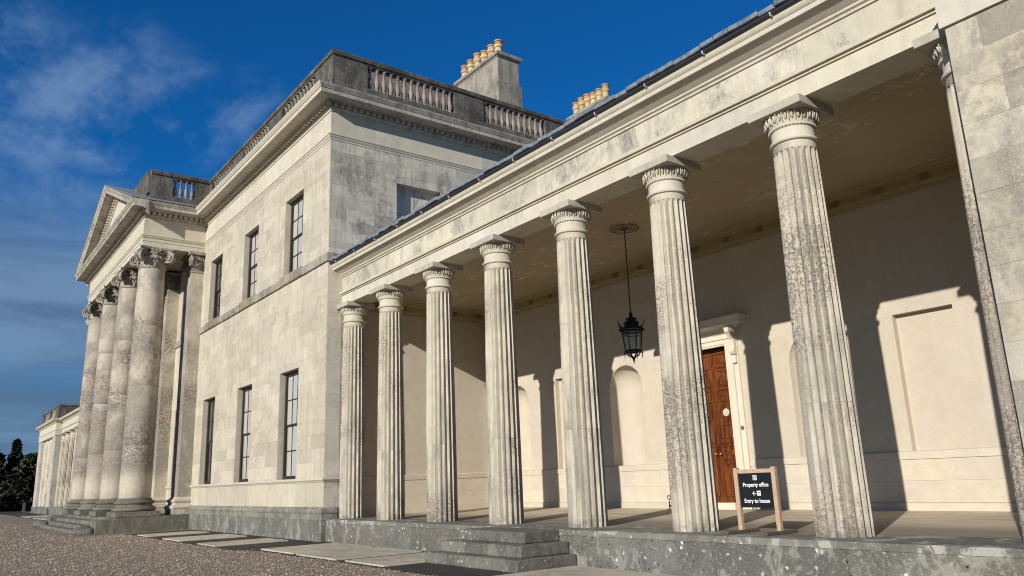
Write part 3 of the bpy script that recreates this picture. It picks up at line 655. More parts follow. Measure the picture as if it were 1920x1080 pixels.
tor = MB().lathe([(RB+.17, .86), (RB+.23, .90), (RB+.245, .95), (RB+.22, 1.01), (RB+.15, 1.04), (RB+.10, 1.06), (RB+.08, 1.12), (RB+.10, 1.16), (RB+.15, 1.19), (RB+.165, 1.23), (RB+.14, 1.28), (RB+.06, 1.30), (RB+.05, 1.34), (RB, 1.40)], 40)
tor.bbox(-RB-.25, RB+.25, -RB-.25, RB+.25, .648, .862, .012)
def rgi(z):
    t = (z-1.4)/(11.42-1.4); return RB+(RT-RB)*t+.018*math.sin(math.pi*t)
CUTS = [1.40, 3.6, 6.15, 8.8, 11.42]
gd = [MB().lathe([(rgi(a)-.006, a+.001), (rgi(a), a+.008)]+[(rgi(a+(b-a)*i/5), a+(b-a)*i/5) for i in range(1, 5)]+[(rgi(b), b-.008), (rgi(b)-.006, b-.001)], 40) for a, b in zip(CUTS[:-1], CUTS[1:])]
pc_me = None
for i, x in enumerate(PCX):
    if pc_me is None:
        cobj = gd[0].build('column', M['giant'], por, (0, 0, 0), sharp=50); ds = [g_.build('column_drum', M['giant'], cobj, (0, 0, 0), sharp=50) for g_ in gd[1:]]
        bs = tor.build('column_base', M['podium'], cobj, (0, 0, 0), sharp=30); cp = ion_mb.build('column_capital', M['ionic'], cobj, (0, 0, 0), sharp=40)
        pc_me = [cobj.data]+[q_.data for q_ in ds]+[bs.data, cp.data]; kids = ds+[bs, cp]
        cobj.location = Vector((x, YC, 0))-WL(por)
        for q_ in kids: q_.location = (0, 0, 0)
    else:
        cobj = link('column', pc_me[0], por, (x, YC, 0))
        for nm, me in zip(['column_drum']*3+['column_base', 'column_capital'], pc_me[1:]): link(nm, me, cobj, (x, YC, 0))
# antae behind the columns
an = MB().box(-.56, .56, -.55, 0, 1.38, 11.42).add(MB().sweep([(-.56, 0), (-.56, -.55), (.56, -.55), (.56, 0)], [(0, .648), (.17, .65), (.17, .86), (.2, .9), (.21, .95), (.19, 1.0), (.1, 1.05), (.08, 1.12), (.13, 1.18), (.14, 1.24), (.05, 1.30), (0, 1.38)]))
an.sweep([(-.56, 0), (-.56, -.55), (.56, -.55), (.56, 0)], [(0, 11.42), (.03, 11.43), (.03, 11.5), (0, 11.52)])
ac = MB().box(-.55, .55, -.54, 0, 11.52, 12.25); ac.box(-.75, .75, -.72, 0, 12.25, 12.385)
for sx in (-1, 1):
    for side in (0, 1):
        cen = Vector((sx*.62, -.60, 11.93)); pts = []; rr = []
        nn = Vector((0, 1, 0)) if side == 0 else Vector((1, 0, 0))
        if side == 1: cen = Vector((sx*.62, -.45, 11.93))
        for i in range(46):
            t = i/45; a = -1.2+t*4.4*math.pi; R = .24*(1-t)**.85+.03
            v = Vector((sx*math.sin(a)*R, 0, math.cos(a)*R)) if side == 0 else Vector((0, -math.sin(a)*R, math.cos(a)*R)); pts.append(cen+v+(-nn if side == 0 else nn*sx)*.06*t); rr.append(.048*(1-.5*t))
        ac.tube(pts, rr, 5)
for i in range(5):
    for yy, zz in ((-.58, 12.15), (-.57, 11.65)):
        bm = bmesh.new(); bmesh.ops.create_icosphere(bm, subdivisions=1, radius=.08); ac.add_bm(bm, Matrix.Translation((-.2+.1*i, yy, zz+.05*(i % 2))))
for i in range(4):
    bm = bmesh.new(); bmesh.ops.create_icosphere(bm, subdivisions=1, radius=.08); ac.add_bm(bm, Matrix.Translation((.58, -.25+.07*i, 12.12-.1*(i % 2))))
a_me = None
for x in PCX:
    if a_me is None:
        a_ = an.build('pilaster', M['giant'], por, (0, 0, 0), sharp=30); c_ = ac.build('pilaster_capital', M['ionic'], a_, (0, 0, 0)); a_me = (a_.data, c_.data)
        a_.location = Vector((x, YH, 0))-WL(por); c_.location = (0, 0, 0)
    else: a_ = link('pilaster', a_me[0], por, (x, YH, 0)); link('pilaster_capital', a_me[1], a_, (x, YH, 0))
PP = [(XLP, YH), (XLP, YP), (XPR, YP), (XPR, YH)]
def pband(name, prof, mat, path=PP): return MB().sweep(path, prof).build(name, mat, por, sharp=40)
pband('architrave', [(-1.1, 12.386), (0, 12.386), (0, 12.62), (.02, 12.63), (.02, 12.77), (.055, 12.79), (.07, 12.86), (.09, 12.87), (.09, 12.905), (-1.1, 12.905)], M['pale'])
pband('frieze', [(-1.1, 12.907), (.004, 12.907), (.004, 13.72), (-1.1, 13.72)], M['pale'])
pband('cornice', [(-1.1, 13.722)]+CORN[1:], M['weatheredpale'], PP)
MB().box(XLP+.5, XPR-.5, YP+.6, YH, 12.5, 12.55).build('portico_ceiling', M['ceiling'], por, smooth=False)
dr_ = MB(); yy = YP-.12
while yy < YH-.2: dr_.add(dmy, (XPR, yy, 0)); yy += .23
xx = XPR+.08
while xx > XLP-.1: dr_.add(dm, (xx, YP, 0)); xx -= .23
dr_.build('dentil_row', M['pale'], por)['kind'] = 'stuff'
# pediment
YCF = YP-.745
half = (XPR-XLP)/2+.745; apex = 3.08; slp = math.atan2(apex, half)
m = MB()
m.rings([[(XM-half+.5, YP, 14.32), (XM+half-.5, YP, 14.32), (XM, YP, 14.32+apex-.2)], [(XM-half+.5, YP+.3, 14.32), (XM+half-.5, YP+.3, 14.32), (XM, YP+.3, 14.32+apex-.2)]])
m.build('tympanum', M['pale'], por, smooth=False)
def rake(prof, name, mat):
    """profile (out towards -y, height normal to slope) carried up both slopes"""
    m = MB()
    for s in (-1, 1):
        e = Vector((XM+s*half, 0, 14.31)); a = Vector((XM, 0, 14.31+apex)); R = []
        for P in (e, a):
            R.append([(P.x, YP-o, P.z+n/math.cos(slp)) for o, n in prof])
        m.rings(R)
    return m.build(name, mat, por, sharp=40)
rake([(0, -.62), (.05, -.60), (.09, -.54), (.10, -.50), (.12, -.49), (.12, -.37), (.23, -.355), (.25, -.32), (.60, -.315), (.61, -.34), (.635, -.34), (.64, -.19), (.68, -.14), (.735, -.09), (.75, .0), (0, .02)], 'raking_cornice', M['weatheredpale'])
dd = MB()
for s in (-1, 1):
    n = 34
    for i in range(n):
        t = (i+1.6)/(n+1); x = XM+s*half*(1-t); z = 14.31+apex*t
        q_ = MB().box(-.06, .06, -.205, -.1, -.495/math.cos(slp), -.378/math.cos(slp)); dd.add(q_, (x, YP, z))
dd.build('raking_dentils', M['pale'], por)['kind'] = 'stuff'
m = MB()
for s in (-1, 1):
    e = (XM+s*(half+.02), 14.33); a = (XM, 14.33+apex)
    m.rings([[(e[0], YCF-.02, e[1]+.012), (e[0], YH+1, e[1]+.012), (e[0], YH+1, e[1]+.06), (e[0], YCF-.02, e[1]+.06)], [(a[0], YCF-.02, a[1]+.012), (a[0], YH+1, a[1]+.012), (a[0], YH+1, a[1]+.06), (a[0], YCF-.02, a[1]+.06)]])
m.build('lead_roof', M['lead'], por, smooth=False)
# parapet returns of the portico, a solid block then three balusters against the sky
xs_ = XPR-.18; BY0, BY1 = -2.62, -1.60
balustrade(por, [(xs_, YP+.15), (xs_, YH+.18-.16)], [(xs_-.14, xs_+.16, YP+.02, BY0), (xs_-.14, xs_+.16, BY1, YH+.02)], [(xs_, BY0, xs_, BY1, 4)], name='balustrade')
m = MB(); m.box(XM-.0+2.2, xs_-.145, YP+.025, YP+.36, 14.32, 16.10); m.build('parapet', M['parapet'], por, smooth=False); MB().box(XLP+.36, XM-2.2, YP+.02, YP+.36, 14.32, 16.10).build('parapet', M['parapet'], por, smooth=False)
MB().box(XLP+.02, XLP+.35, YP+.02, YH, 14.32, 16.10).build('parapet', M['parapet'], por, smooth=False)
# steps in front of the portico
ps = thing('portico_steps', 'worn stone steps between two low cheek blocks before the giant portico', 'steps', (XM, -4.6, 0))
for i, (y0, z) in enumerate(((-4.38, .49), (-4.75, .33), (-5.12, .165))):
    MB().bbox(XLP+.9, XPR-.9, y0, -3.953 if i == 0 else y0+.40, 0, z, .015).build('step', M['step'], ps, smooth=False)
for s in (-1, 1):
    xa = XM+s*((XPR-XLP)/2-.30)
    MB().bbox(xa-.55, xa+.55, -4.70, -3.952, 0, .58, .02).build('cheek_block', M['podium'], ps, smooth=False)
    for q_, (ya, zz, xo) in enumerate(((-5.05, .36, -.25), (-5.0, .30, .28))):
        bm = bmesh.new(); bmesh.ops.create_icosphere(bm, subdivisions=3, radius=1)
        for v in bm.verts: v.co += v.co*.10*math.sin(5*v.co.x+7*v.co.y+3*v.co.z+q_)
        MB().add_bm(bm, Matrix.Translation((xa+xo, ya+.05, zz*.42)) @ Matrix.Diagonal((.26, .36, zz*.62, 1))).build('scroll_stone', M['step'], ps, (xa+xo, ya, 0), sharp=80)
    MB().bbox(xa-.6, xa+.6, -5.45, -4.69, 0, .07, .01).build('kerb_stone', M['podium'], ps, smooth=False)

# ------------------------------------------------------------------ colonnade pieces
RC0, RC1 = .395, .335
ZFT = 6.50                                                           # flute tops
def rcol(z):
    t = (z-ZF)/(6.62-ZF); return RC0+(RC1-RC0)*t+.010*math.sin(math.pi*t)
NFL, SEG = 20, 8
def fl_ring(z, depth):
    R = rcol(z); out = []
    for k in range(NFL):
        for j in range(SEG):
            f = j/SEG; a = 2*math.pi*(k+f)/NFL
            if f < .10: q_ = 0
            else:
                t = (f-.10)/.90; q_ = math.sin(math.pi*min(max(t, 0), 1))**.72
            out.append(((R-depth*q_)*math.cos(a), (R-depth*q_)*math.sin(a), z))
    return out
CC = [ZF, 2.52, 4.68, 6.62]
def fluted(z0, z1):
    zs = [z0+.001]+[z0+(z1-z0)*i/4 for i in range(1, 4)]+[z1-.001]; R = []
    for z in zs: R.append(fl_ring(z, .052))
    if z1 > 6.5:
        R = R[:-1]+[fl_ring(ZFT-.12, .052), fl_ring(ZFT-.06, .046), fl_ring(ZFT-.03, .030), fl_ring(ZFT-.01, .016), fl_ring(ZFT, .0), fl_ring(6.619, 0)]
        R.sort(key=lambda r: r[0][2])
    return MB().rings(R)
def cap_mb():
    m = MB(); r = rcol(6.62)
    m.lathe([(r, 6.618), (r+.035, 6.63), (r+.045, 6.65), (r+.035, 6.675), (r+.012, 6.69), (r-.002, 6.71), (r-.004, 6.86), (r+.012, 6.868), (r+.022, 6.885), (r+.012, 6.90), (r+.02, 6.925), (r+.035, 6.97), (r+.045, 7.03), (r+.05, 7.085), (r+.05, 7.105)], 48)
    for k in range(26):
        a = 2*math.pi*k/26
        bm = bmesh.new(); bmesh.ops.create_icosphere(bm, subdivisions=1, radius=1)
        T = Matrix.Rotation(a, 4, 'Z') @ Matrix.Translation((r+.062, 0, 7.025)) @ Matrix.Rotation(.22, 4, 'Y') @ Matrix.Diagonal((.036, .030, .065, 1)); m.add_bm(bm, T)
        a2 = a+math.pi/26; c0 = Vector((math.cos(a2), math.sin(a2), 0))
        m.tube([c0*(r+.10)+Vector((0, 0, 7.085)), c0*(r+.075)+Vector((0, 0, 6.955))], [.010, .006], 4)
    for k in range(40):
        a = 2*math.pi*k/40; bm = bmesh.new(); bmesh.ops.create_cube(bm, size=.026); m.add_bm(bm, Matrix.Translation((math.cos(a)*(r+.022), math.sin(a)*(r+.022), 6.888)) @ Matrix.Rotation(a, 4, 'Z'))
    return m
aba_mb = MB().bbox(-.48, .48, -.48, .48, 7.10, 7.236, .006)
dr_mb = [fluted(a, b) for a, b in zip(CC[:-1], CC[1:])]; capm = cap_mb()
cshare = {}
def fcolumn(parent, x, y=0, joined=False, rot=0):
    if joined:
        if 'j' not in cshare:
            m = MB()
            for q_ in dr_mb: m.add(q_)
            m.add(capm); m.add(aba_mb); o = m.build('column', M['column'], parent, (0, 0, 0), sharp=30); cshare['j'] = o.data; o.location = Vector((x, y, 0))-WL(parent); return o
        return link('column', cshare['j'], parent, (x, y, 0))
    if 'd' not in cshare:
        o = dr_mb[0].build('column', M['column'], parent, (0, 0, 0), sharp=30)
        ks = [q_.build('column_drum', M['column'], o, (0, 0, 0), sharp=30) for q_ in dr_mb[1:]]+[capm.build('column_capital', M['capital'], o, (0, 0, 0), sharp=38), aba_mb.build('abacus', M['abacus'], o, (0, 0, 0), smooth=False)]
        cshare['d'] = [o.data]+[q_.data for q_ in ks]; o.location = Vector((x, y, 0))-WL(parent)
        for q_ in ks: q_.location = (0, 0, 0)
        return o
    me = cshare['d']; o = link('column', me[0], parent, (x, y, 0))
    for nm, q_ in zip(['column_drum', 'column_drum', 'column_capital', 'abacus'], me[1:]): link(nm, q_, o, (x, y, 0))
    return o
AF = .30
E_ARCH = [(-.66, 7.238), (0, 7.238), (0, 7.598), (-.66, 7.598)]
E_FIL = [(-.5, 7.60), (.002, 7.60), (.002, 7.562), (.034, 7.562), (.034, 7.602), (.085, 7.605), (.087, 7.675), (-.5, 7.677)]
E_FRZ = [(-.62, 7.679), (0, 7.679), (0, 8.17), (-.62, 8.17)]
E_CORN = [(o, z+.14) for o, z in [(-.5, 8.032), (.03, 8.034), (.04, 8.07), (.08, 8.09), (.085, 8.125), (.13, 8.15), (.285, 8.265), (.295, 8.245), (.325, 8.245), (.33, 8.32), (.35, 8.33), (.385, 8.39), (.39, 8.43), (-.5, 8.45)]]
def xprism(prof, x0, x1, yface): return MB().rings([[(x0, yface-o, z) for o, z in prof], [(x1, yface-o, z) for o, z in prof]])

col = thing('colonnade', 'near single-storey colonnade of fluted columns with shaded walk, panelled door and lantern', 'colonnade', (-13.1, 0, 0))
XA, XB = -22.97, XP+.03; XI = XA-.15
# plinth stones, edge stones, floor
xs = [XA+.108, -20.2, -17.75, -15.1, -14.18]
def plinth(x0, x1, z0=0): MB().worn(x0+.002, x1-.002, -.755, -.30, z0, ZF-.102, .006, .006, int(x0*10)).build('plinth_stone', M['plinth'], col, ((x0+x1)/2, -.5, 0), smooth=False)
px = [XA+.108, -20.35, -17.7, -15.2, -13.1, -10.9, -8.35, -6.1, XB]
for a, b in zip(px[:-1], px[1:]): plinth(a, b)
ex = [XA+.01, -20.9, -18.4, -15.9, -13.3, -10.6, -8.1, -5.6, XB]
for a, b in zip(ex[:-1], ex[1:]): MB().worn(a+.002, b-.002, -.762, .52, ZF-.10, ZF, .008, .012, int(a*10)).build('edge_stone', M['edgep'], col, ((a+b)/2, 0, ZF), smooth=False)
m = MB(); m.poly((XI-.05, .52, ZF-.004), (XB, .52, ZF-.004), (XB, YB+.1, ZF+.06), (XI-.05, YB+.1, ZF+.06)); m.poly((XA, -.3, 0), (XB, -.3, 0), (XB, -.3, ZF-.01), (XA, -.3, ZF-.01)); m.build('walk_floor', M['floor'], col, smooth=False)
for x in COLX: fcolumn(col, x)
fcolumn(col, -22.65); fcolumn(col, -3.817)
# entablature stones, jointed over the columns
jx = [XA]+[x for x in COLX[::-1]]+[XB]
for a, b in zip(jx[:-1], jx[1:]): xprism(E_ARCH, a+.0015, b-.0015, -AF).build('architrave_stone', M['pale'], col, ((a+b)/2, -AF, 7.3), smooth=False)
fx = [XA]; rn = random.Random(4)
while fx[-1] < XB-2.4: fx.append(fx[-1]+rn.uniform(1.5, 2.4))
fx.append(XB)
for a, b in zip(fx[:-1], fx[1:]): xprism(E_FRZ, a+.0015, b-.0015, -AF).build('frieze_stone', M['frieze'], col, ((a+b)/2, -AF, 7.8), smooth=False)
xprism(E_FIL, XA, XB, -AF).build('taenia', M['pale'], col, sharp=40)
cx_ = [XA, -19.9, -17.2, -14.6, -11.9, -9.3, -6.5, XB]
for a, b in zip(cx_[:-1], cx_[1:]): xprism(E_CORN, a+.001, b-.001, -AF).build('cornice_stone', M['pale'], col, ((a+b)/2, -AF, 8.2), sharp=40)
# gutter, brackets and slates
gp = [(.36+.045+.052*math.cos(a), 8.61+.048*math.sin(a)) for a in [math.pi+math.pi*i/8 for i in range(9)]]
gp += [(o-.012 if o > .42 else o+.012, z+.012) for o, z in gp[::-1]]
xprism(gp, XA+.02, XB, -AF).build('gutter', M['gutter'], col, sharp=50)
br = MB().box(-.011, .011, -.012, .0, -.03, .012); br.box(-.012, .012, 0, .10, -.045, -.03); b0 = None
for i in range(14):
    p = (XA+.45+i*1.36, -AF-.458, 8.595)
    if b0 is None: b0 = br.build('gutter_bracket', M['bolt'], col, (0, 0, 0), smooth=False); b0.location = Vector(p)-WL(col)
    else: inst(b0, col, p)
m = MB(); m.poly((XA, -AF-.33, 8.64), (XB, -AF-.33, 8.64), (XB, YB+.6, 9.65), (XA, YB+.6, 9.65)); m.poly((XA, -AF-.33, 8.58), (XB, -AF-.33, 8.58), (XB, -AF-.33, 8.64), (XA, -AF-.33, 8.64)); m.build('roof_deck', M['slate'], col, smooth=False)
s0 = None; rn = random.Random(9)
for row in range(2):
    x = XA+.02
    while x < XB-.2:
        wd = .30; p = (x+wd/2, -AF-.385+row*.26, 8.665+row*.06)
        if s0 is None: s0 = MB().bbox(-.143, .143, -.03, .42, 0, .085, .012).build('slate', M['slate'], col, (0, 0, 0), smooth=False); q_ = s0; q_.location = Vector(p)-WL(col)
        else: q_ = inst(s0, col, p)
        q_.rotation_euler = (.2+rn.uniform(-.02, .03), rn.uniform(-.03, .03), rn.uniform(-.02, .02)); q_.location.z += rn.uniform(0, .05)
        x += wd
# ceiling
MB().box(XI, XB, .0, YB+.1, 7.60, 7.63).build('walk_ceiling', M['ceiling'], col, smooth=False)
xprism([(-.658, 7.597), (-.2, 7.597), (-.2, 7.64), (-.658, 7.64)], XA, XB, -AF).build('ceiling_beam', M['cornplaster'], col, smooth=False)
ICP = [(0, 7.17), (.03, 7.17), (.04, 7.25), (.08, 7.27), (.09, 7.30), (.11, 7.31), (.11, 7.47), (.17, 7.49), (.19, 7.54), (.25, 7.57), (.26, 7.60), (0, 7.60)]
MB().sweep([(XI, .38), (XI, YB), (XB, YB), (XB, .38)], ICP).build('inner_cornice', M['cornplaster'], col, sharp=40)
tg = None
def trig(p, rot):
    global tg
    if tg is None:
        tg = MB().box(-.11, .11, -.125, -.09, 7.312, 7.468).box(-.075, -.045, -.14, -.12, 7.33, 7.455).box(-.015, .015, -.14, -.12, 7.33, 7.455).box(.045, .075, -.14, -.12, 7.33, 7.455).build('frieze_boss', M['boss'], col, (0, 0, 0), smooth=False); o = tg; o.location = Vector(p)-WL(col)
    else: o = inst(tg, col, p)
    o.rotation_euler = (0, 0, rot)
x = XA+.7
while x < XB-.2: trig((x, YB, 0), 0); x += 1.02
yv = 1.0
while yv < YB-.3: trig((XI, yv, 0), math.pi/2); yv += 1.02
# back wall: door, niches, blind panels
XD = -13.1; DW = .56; DZ = (.86, 4.70)
NX = [XD-3.05, XD+3.05, XD-8.25, XD+8.25]; PX = [XD-5.58, XD+5.58]; NR = .66; NZ = (1.86, 4.70)
hl = [(XD-.60-.05, XD+.65, .64, DZ[1], .35)]+[(x-.615, x+.615, 1.86, 4.68, .16, True) for x in PX]+[(x-NR, x+NR, NZ[0], NZ[1], 0.) for x in NX]
m = MB(); wall_grid(m, XA-.3, XB+.1, .5, 7.7, hl, YB, .2)
for x in NX:
    zs_ = NZ[1]-NR; n = 16; arc = [(x+NR*math.cos(math.pi*i/n), zs_+NR*math.sin(math.pi*i/n)) for i in range(n+1)]
    for s, sl in ((1, arc[:n//2+1]), (-1, arc[n//2:])):
        cor = (x+s*NR, NZ[1])
        for p, q_ in zip(sl[:-1], sl[1:]): m.poly((cor[0], YB, cor[1]), (p[0], YB, p[1]), (q_[0], YB, q_[1]))
    dp = .55; R = []
    pl_ = [(x-NR*math.cos(math.pi*i/n), YB+dp*math.sin(math.pi*i/n)) for i in range(n+1)]
    for z in (NZ[0], zs_): R.append([(a, b, z) for a, b in pl_])
    for k in range(1, 9):
        t = k/8*math.pi/2; R.append([(x-NR*math.cos(math.pi*i/n)*math.cos(t), YB+dp*math.sin(math.pi*i/n)*math.cos(t), zs_+NR*math.sin(t)) for i in range(n+1)])
    m.rings(R, False, False, False); m.poly(*[(a, b, NZ[0]) for a, b in pl_])
m.build('back_wall', M['plaster'], col, sharp=50)
DP = [(0, 1.70), (.05, 1.70), (.05, 1.845), (.03, 1.86), (0, 1.865)]
dl, dr2 = XD-1.02, XD+1.02
for pth in ([(XI, .38), (XI, YB), (dl, YB)], [(dr2, YB), (XB, YB), (XB, .38)]):
    MB().sweep(pth, DP).build('dado_rail', M['dado'], col, sharp=40)
    MB().sweep(pth, [(0, .60), (.055, .60), (.055, .84), (.03, .855), (0, .855)]).build('skirting', M['dado'], col, sharp=40)
db = []
for a, b in ((XI+.03, dl-.01), (dr2+.01, XB-.03)): db += courses(a, b, .856, 1.698, .42, 1.15, [], 21)
lay_blocks(db, 'x', YB, M['dado'], col, 80, name='dado_block', seed=13, proud=.028)
db = courses(.6, YB-.03, .856, 1.698, .42, 1.15, [], 22); lay_blocks(db, 'y', XI, M['dado'], col, 20, name='dado_block', seed=14, proud=.028)
MB().poly((XI, .4, .6), (XI, YB+.1, .6), (XI, YB+.1, 7.62), (XI, .4, 7.62)).build('side_plaster', M['plaster'], col, smooth=False)
# door surround with console brackets and hood
m = MB()
for s in (-1, 1):
    a = sorted((XD+s*.65, XD+s*.86)); m.box(a[0], a[1], YB-.10, YB+.36, .70, 4.92)
    a = sorted((XD+s*.862, XD+s*1.0)); m.box(a[0], a[1], YB-.055, YB+.02, .70, 4.92)
    a = sorted((XD+s*.69, XD+s*.72)); m.box(a[0], a[1], YB-.118, YB-.10, .75, 4.74)
m.box(XD-.65, XD+.65, YB-.10, YB+.36, 4.70, 4.92); m.box(XD-1.0, XD+1.0, YB-.05, YB, 4.922, 5.10)
m.box(XD-.72, XD+.72, YB-.118, YB-.10, 4.74, 4.765); m.box(XD-.88, XD+.88, YB-.13, YB-.101, 4.86, 4.92)
m.box(XD-.65, XD+.65, YB-.30, YB+.36, .62, .85)
su = m.build('door_surround', M['surround'], col, smooth=False)
MB().sweep([(XD-1.0, YB), (XD-1.0, YB-.02), (XD+1.0, YB-.02), (XD+1.0, YB)], [(0, 5.10), (.05, 5.11), (.07, 5.16), (.16, 5.19), (.28, 5.20), (.29, 5.29), (.34, 5.34), (.35, 5.38), (0, 5.42)]).build('door_hood', M['surround'], su, sharp=40)
for s in (-1, 1):
    pr = [(0, 4.42), (.10, 4.44), (.14, 4.50), (.12, 4.58), (.09, 4.66), (.11, 4.80), (.20, 4.93), (.27, 5.0), (.28, 5.10), (0, 5.10)]
    xc = XD+s*.925; q_ = MB().rings([[(xc-.065, YB-.056-o, z) for o, z in pr], [(xc+.065, YB-.056-o, z) for o, z in pr]]); q_.box(xc-.055, xc+.055, YB-.13, YB-.056, 4.22, 4.415)
    q_.build('console_bracket', M['surround'], su, (xc, YB, 4.7), smooth=False)
# double door
for s in (-1, 1):
    x0, x1 = sorted((XD+s*.004, XD+s*.648)); yd = YB+.14
    lf = MB().box(x0, x1, yd, yd+.06, .852, 4.698).build('door_leaf', M['door'], col, ((x0+x1)/2, yd, .85), smooth=False)
    xa, xb2 = x0+.13, x1-.13
    def panel(z0, z1):
        q_ = MB()
        for e, h in ((0, .0),):
            R = []
            for ins, out in ((-.035, 0), (-.03, .022), (0, .03), (.02, .006), (.07, .004), (.10, .022)):
                R.append([(xa+ins, yd-.001-out, z0+ins), (xb2-ins, yd-.001-out, z0+ins), (xb2-ins, yd-.001-out, z1-ins), (xa+ins, yd-.001-out, z1-ins)])
            q_.rings(R, True, False, True)
        q_.build('door_panel', M['door'], lf, ((xa+xb2)/2, yd, (z0+z1)/2), sharp=20)
    for z0, z1 in ((1.02, 1.78), (1.90, 2.20), (2.32, 2.74), (3.36, 3.62), (3.76, 4.10), (4.22, 4.54)): panel(z0, z1)
    zc, xc = 3.05, (xa+xb2)/2
    def ringy(r0, r1, y0): 
        q_ = MB(); n = 28; R = [[(xc+r*math.cos(2*math.pi*k/n), yd-o, zc+r*math.sin(2*math.pi*k/n)) for k in range(n)] for r, o in ((r1, 0), (r1-.01, y0), (r0+.01, y0), (r0, .004))]
        return q_.rings(R, True, False, False)
    MB().add(ringy(.185, .225, .03)).add(ringy(.115, .15, .03)).build('roundel_moulding', M['door'], lf, (xc, yd, zc), sharp=40)
    q_ = MB(); n = 24; q_.rings([[(xc+r*math.cos(2*math.pi*k/n), yd-o, zc+r*math.sin(2*math.pi*k/n)) for k in range(n)] for r, o in ((.10, .002), (.10, .02), (.085, .035), (.05, .03), (.03, .05), (.004, .052))]); q_.build('door_roundel', M['roundel'], lf, (xc, yd, zc), sharp=40)
    q_ = MB(); hx = XD+s*.075; q_.tube([(hx, yd, 2.03), (hx, yd-.05, 2.03)], .014, 8); bm = bmesh.new(); bmesh.ops.create_icosphere(bm, subdivisions=2, radius=.034); q_.add_bm(bm, Matrix.Translation((hx, yd-.065, 2.03))); q_.build('door_knob', M['brass'], lf, (hx, yd, 2.03))
MB().tube([(XD+.93, YB-.055, 2.62), (XD+.93, YB-.085, 2.62)], .05, 14).build('bell_push', M['brass'], su, (XD+.93, YB, 2.62))

# three stone steps up to the colonnade
st = thing('stone_steps', 'three lichened grey stone steps rising to the near colonnade', 'steps', (-13.1, -1.5, 0))
for x0, x1, y0, z0, z1 in ((-14.22, -12.0, -1.60, .43, ZF-.004), (-14.45, -11.73, -1.90, .215, .428), (-14.68, -11.52, -2.15, .0, .213)):
    MB().bbox(x0, x1, y0, -.765, z0, z1, .016).build('step', M['step'], st, (-13.1, y0, z0), smooth=False)

# ------------------------------------------------------------------ pavilions
def pavilion(x0, label, blocks):
    pv = thing('pavilion', label, 'building', (x0+6, -1, 0)); x1 = x0+12; yf = -.79; yr = 6.2; aw = 2.2
    MB().box(x0+.01, x1-.01, yf+.25, yr, 0, 8.4).build('core_wall', M['pale'], pv, smooth=False)
    MB().sweep([(x0, yr), (x0, yf), (x1, yf), (x1, yr)], [(-.2, 0), (.09, 0), (.09, .62), (.06, .66), (-.2, .66)]).build('base_plinth', M['plinth'], pv)
    for a, b in ((x0, x0+aw), (x1-aw, x1)):
        MB().box(a, b, yf+.002, yf+.6, .66, 7.02).build('corner_pier', M['sidewall'], pv, smooth=False)
    MB().sweep([(x0, yr), (x0, yf), (x1, yf), (x1, yr)], [(-.6, 7.02), (.05, 7.02), (.05, 7.49), (.10, 7.52), (.10, 7.57), (-.6, 7.57)]).build('architrave', M['pale'], pv)
    MB().sweep([(x0, yr), (x0, yf), (x1, yf), (x1, yr)], [(-.6, 7.572), (.03, 7.572), (.03, 8.17), (-.6, 8.17)]).build('frieze', M['pale'], pv, smooth=False)
    MB().sweep([(x0, yr), (x0, yf), (x1, yf), (x1, yr)], [(-.6, 8.172)]+[(o+.03, z) for o, z in E_CORN[1:-1]]+[(-.6, 8.6)]).build('cornice', M['pale'], pv, sharp=40)
    for k in (1, 2): fcolumn(pv, x0+aw+(12-2*aw)*k/3, yf+.48, True)
    pth = [(x0+.2, yr), (x0+.2, yf+.2), (x1-.2, yf+.2), (x1-.2, yr)]
    zb = 8.58; pd = [(x0+.04, x0+2.0, yf+.04, yf+.34), (x0+5.2, x0+6.8, yf+.04, yf+.34), (x1-2.0, x1-.04, yf+.04, yf+.34), (x0+.04, x0+.34, yf+.34, yf+1.6), (x1-.34, x1-.04, yf+.34, yf+1.6), (x1-.34, x1-.04, 4.5, yr), (x0+.04, x0+.34, 4.5, yr)]
    balustrade(pv, pth, pd, [(x0+2.0, yf+.2, x0+5.2, yf+.2, 9), (x0+6.8, yf+.2, x1-2.0, yf+.2, 9), (x1-.2, yf+1.6, x1-.2, 4.5, 9), (x0+.2, yf+1.6, x0+.2, 4.5, 9)], zb=zb, h0=.2, h1=.87, top=.3)
    if blocks:
        bl = courses(x0, x0+aw, .66, 7.02, .44, .95, [], 31); lay_blocks(bl, 'x', yf, M['nearpier'], pv, 60, seed=15, proud=.008, gap=.0012)
        bl = courses(yf+.05, YB, .66, 7.02, .44, .95, [], 32)
    return pv
M['nearpier'] = stone('blotched pier ashlar', (.47, .44, .36), block=.40, stain=(.24, .22, .185), stain_amt=.8, streak=.35, dark=(.19, .18, .16), dark_amt=.7, dlo=.48, dhi=.62, white=.35, wscale=14, pink=.35, tint2=(.49, .435, .33), bmp=.5)
pavilion(XP, 'end pavilion at the near right with blotched ashlar corner pier rising past the frame', True)
pavilion(2*XM-XP-12, 'small end pavilion at the far left with balustraded roof beside dark trees', False)

